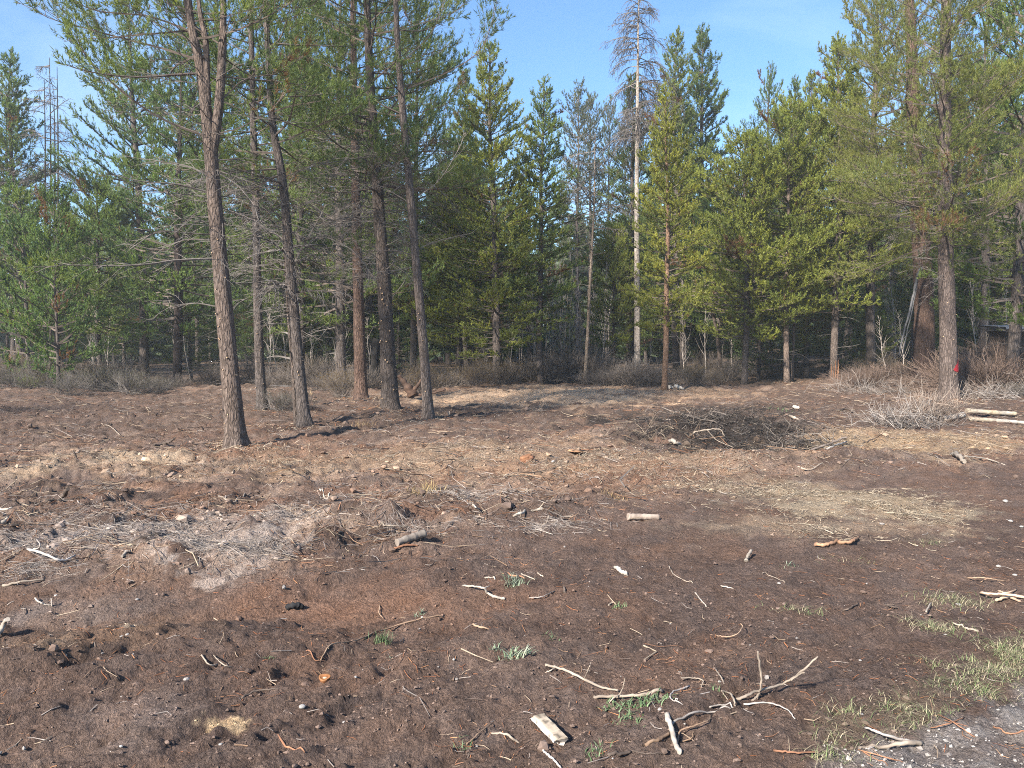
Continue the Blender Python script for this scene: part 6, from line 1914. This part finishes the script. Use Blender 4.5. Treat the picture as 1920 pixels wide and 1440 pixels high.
# shed with a low roof at the right edge, and an old trailer box behind the massive pine
def box(x0, x1, y0, y1, z0, z1):
    v = np.array([(x, y, z) for z in (z0, z1) for y in (y0, y1) for x in (x0, x1)], float)
    f = np.array([(0, 2, 3, 1), (4, 5, 7, 6), (0, 1, 5, 4), (2, 6, 7, 3), (0, 4, 6, 2), (1, 3, 7, 5)])
    return v, f
M['metal_roof'] = NT("grey_roof_metal").finish((0.24, 0.25, 0.265), 0.7, spec=.2)
_k = NT("old_boards"); _o = _k.n("ShaderNodeTexCoord").outputs['Object']
M['old_boards'] = _k.finish(_k.mix(_k.noise(_k.mapping(_o, (3, 3, 30)), 1.5, 5, .7), (0.04, 0.032, 0.027), (0.09, 0.072, 0.06)), .9)
M['white_paint'] = NT("dull_white_paint").finish((0.62, 0.63, 0.63), 0.6)
def shed():
    d = 33.0
    L = at_dist(1850, 616, d); b = np.array([L[0], d, float(gz(L[0], d))])
    root = thing("shed", "low wooden shed with grey sheet roof at the right edge of the wood", "shed", b)
    top = L[2] - b[2]
    b[0] += 0.7
    root.location = b
    Vv = []; 
    for k in range(14):
        v, f = box(0.25 + k * .4, .25 + k * .4 + .385, 0.3, 0.34 + .012 * (k % 2), -.2, top - .08)
        part("plank", mesh_np("plank", v, [f], [M['old_boards']]), root)
    v, f = box(0.27, 0.31, .36, 1.6, -.2, top - .08); part("side_wall", mesh_np("side_wall", v, [f], [M['old_boards']]), root)
    # corrugated roof, sloping to the front
    nx = 90; xs = np.linspace(-.1, 6.2, nx); zz = .022 * np.sin(xs * 2 * math.pi / .16)
    V = []
    for y_, z_ in ((-.35, top), (1.7, top + .16)):
        V.append(np.stack([xs, np.full(nx, y_), z_ + zz + .03], -1)); V.append(np.stack([xs, np.full(nx, y_), z_ + zz - .02], -1))
    V = np.concatenate(V); i = np.arange(4 * nx).reshape(4, nx)
    q = []
    for a, c in ((0, 2), (3, 1), (1, 0), (2, 3)):
        q.append(np.stack([i[a, :-1], i[a, 1:], i[c, 1:], i[c, :-1]], -1))
    part("roof", mesh_np("roof", V, [np.concatenate(q)], [M['metal_roof']]), root)
    v, f = box(-.1, 6.2, -.33, -.28, top - .16, top - .03); part("fascia_board", mesh_np("fascia_board", v, [f], [M['old_boards']]), root)
shed()
def trailer():
    d = 43.0
    p = at_dist(1683, 656, d); b = np.array([p[0], d, float(gz(p[0], d))])
    root = thing("trailer", "small dark flatbed trailer with a white box behind the massive pine", "trailer", b)
    z = p[2] - b[2]
    v, f = box(0, 2.1, 0, 1.3, z - .12, z); part("deck", mesh_np("deck", v, [f], [M['old_boards']]), root)
    v, f = box(0, 2.1, -.04, -.005, z, z + .28); part("side_board", mesh_np("side_board", v, [f], [M['old_boards']]), root)
    v, f = box(1.15, 1.75, .3, .9, z + .003, z + .75); part("white_box", mesh_np("white_box", v, [f], [M['white_paint']]), root)
    for x_ in (.35, 1.75):
        P = np.array([[x_, -.12, z - .42], [x_, .1, z - .42]]); v, q, c = tubes(P, np.array([.30, .30]), 16)
        part("wheel", mesh_np("wheel", v, [q, c], [M['tyre']]), root)
M['tyre'] = NT("black_rubber").finish((0.02, 0.02, 0.021), 0.8)
trailer()
def fallen(label, pts, d, r0, r1, cols):
    P = np.array([at_dist(px, py, d) for px, py in pts]); b = P[0].copy()
    P = catmull(P - b, 16); rng = np.random.default_rng(len(label))
    v, q, c = tubes(P, np.linspace(r0, r1, 16) * rng.uniform(.9, 1.1, 16), 9)
    o = link(bpy.data.objects.new("fallen_trunk", mesh_np("fallen_trunk", v, [q, c], [M['stick']], col=np.repeat(np.linspace(0, 1, 16)[:, None] * np.array([cols[0]]) + (1 - np.linspace(0, 1, 16))[:, None] * np.array([cols[1]]), 9, 0), smooth=[True, False])))
    o.location = b
    tag(o, label, "fallen trunk")
fallen("dark fallen trunk slanting in the wood left of the massive pine", [(1582, 664), (1600, 658), (1625, 650)], 41, .13, .09, [(0.08, .06, .05), (.12, .1, .085)])
fallen("grey fallen pole leaning in the wood between split base pine and young pine", [(1545, 668), (1560, 640), (1575, 615)], 43, .07, .05, [(0.3, .28, .27), (.24, .2, .18)])
fallen("dark dead stem leaning among the bushy pines", [(1300, 525), (1318, 560), (1338, 592), (1352, 690)], 37, .05, .09, [(0.09, .07, .06), (.07, .055, .045)])
# split orange bark at the foot of the tall yellow green pine
def split_base():
    root = [o for o in bpy.data.objects if o.get('label', '').startswith("tall yellow green pine with orange")][0]
    s = root.scale[0]; sz = root.scale[2]
    rng = np.random.default_rng(6)
    for k in range(5):
        a = -1.57 + (k - 2) * .42
        n = 12; z = np.linspace(0.06, rng.uniform(.5, 1.0), n) / sz
        rr = (.145 * (1 + .3 * np.exp(-z / .25)) + .006 + .016 * rng.random(n)) * 1.0
        P = np.stack([np.cos(a + .05 * np.sin(z * 6)) * rr, np.sin(a) * rr, z], -1)
        v, q, c = tubes(P, np.linspace(.035, .012, n) / s, 6)
        col = np.repeat(pick(rng, np.array([(.24, .12, .065), (.15, .075, .045)]), n), 6, 0)
        o = part("bark_strip", mesh_np("bark_strip", v, [q, c], [M['stick']], col=col, smooth=[True, False]), root)
        o.rotation_euler = (0, 0, -0.0)
    # turn the torn side to the clearing whatever the trunk's own turn is
    for o in root.children:
        if o.name.startswith("bark_strip"):
            o.rotation_euler = (0, 0, -root.rotation_euler.to_quaternion().to_euler().z)
split_base()

# ------------------------------------------------------------------ thin smoky air between the trees
def haze():
    me = bpy.data.meshes.new("haze")
    x0, x1, y0, y1, z0, z1 = -760, 760, -100, 640, -2.5, 34
    v = [(x, y, z) for z in (z0, z1) for y in (y0, y1) for x in (x0, x1)]
    f = [(0, 2, 3, 1), (4, 5, 7, 6), (0, 1, 5, 4), (2, 6, 7, 3), (0, 4, 6, 2), (1, 3, 7, 5)]
    me.from_pydata(v, [], f)
    m = bpy.data.materials.new("thin_haze"); m.use_nodes = True
    t = m.node_tree; t.nodes.clear()
    out = t.nodes.new("ShaderNodeOutputMaterial"); pv = t.nodes.new("ShaderNodeVolumePrincipled")
    pv.inputs['Color'].default_value = (0.86, 0.93, 1.0, 1)
    pv.inputs['Density'].default_value = HAZE
    pv.inputs['Anisotropy'].default_value = 0.2
    t.links.new(pv.outputs['Volume'], out.inputs['Volume'])
    me.materials.append(m)
    o = link(bpy.data.objects.new("haze", me))
    o['kind'] = 'stuff'; o['label'] = 'thin bluish haze in the air between the far trees'
HAZE = 0.0010
haze()
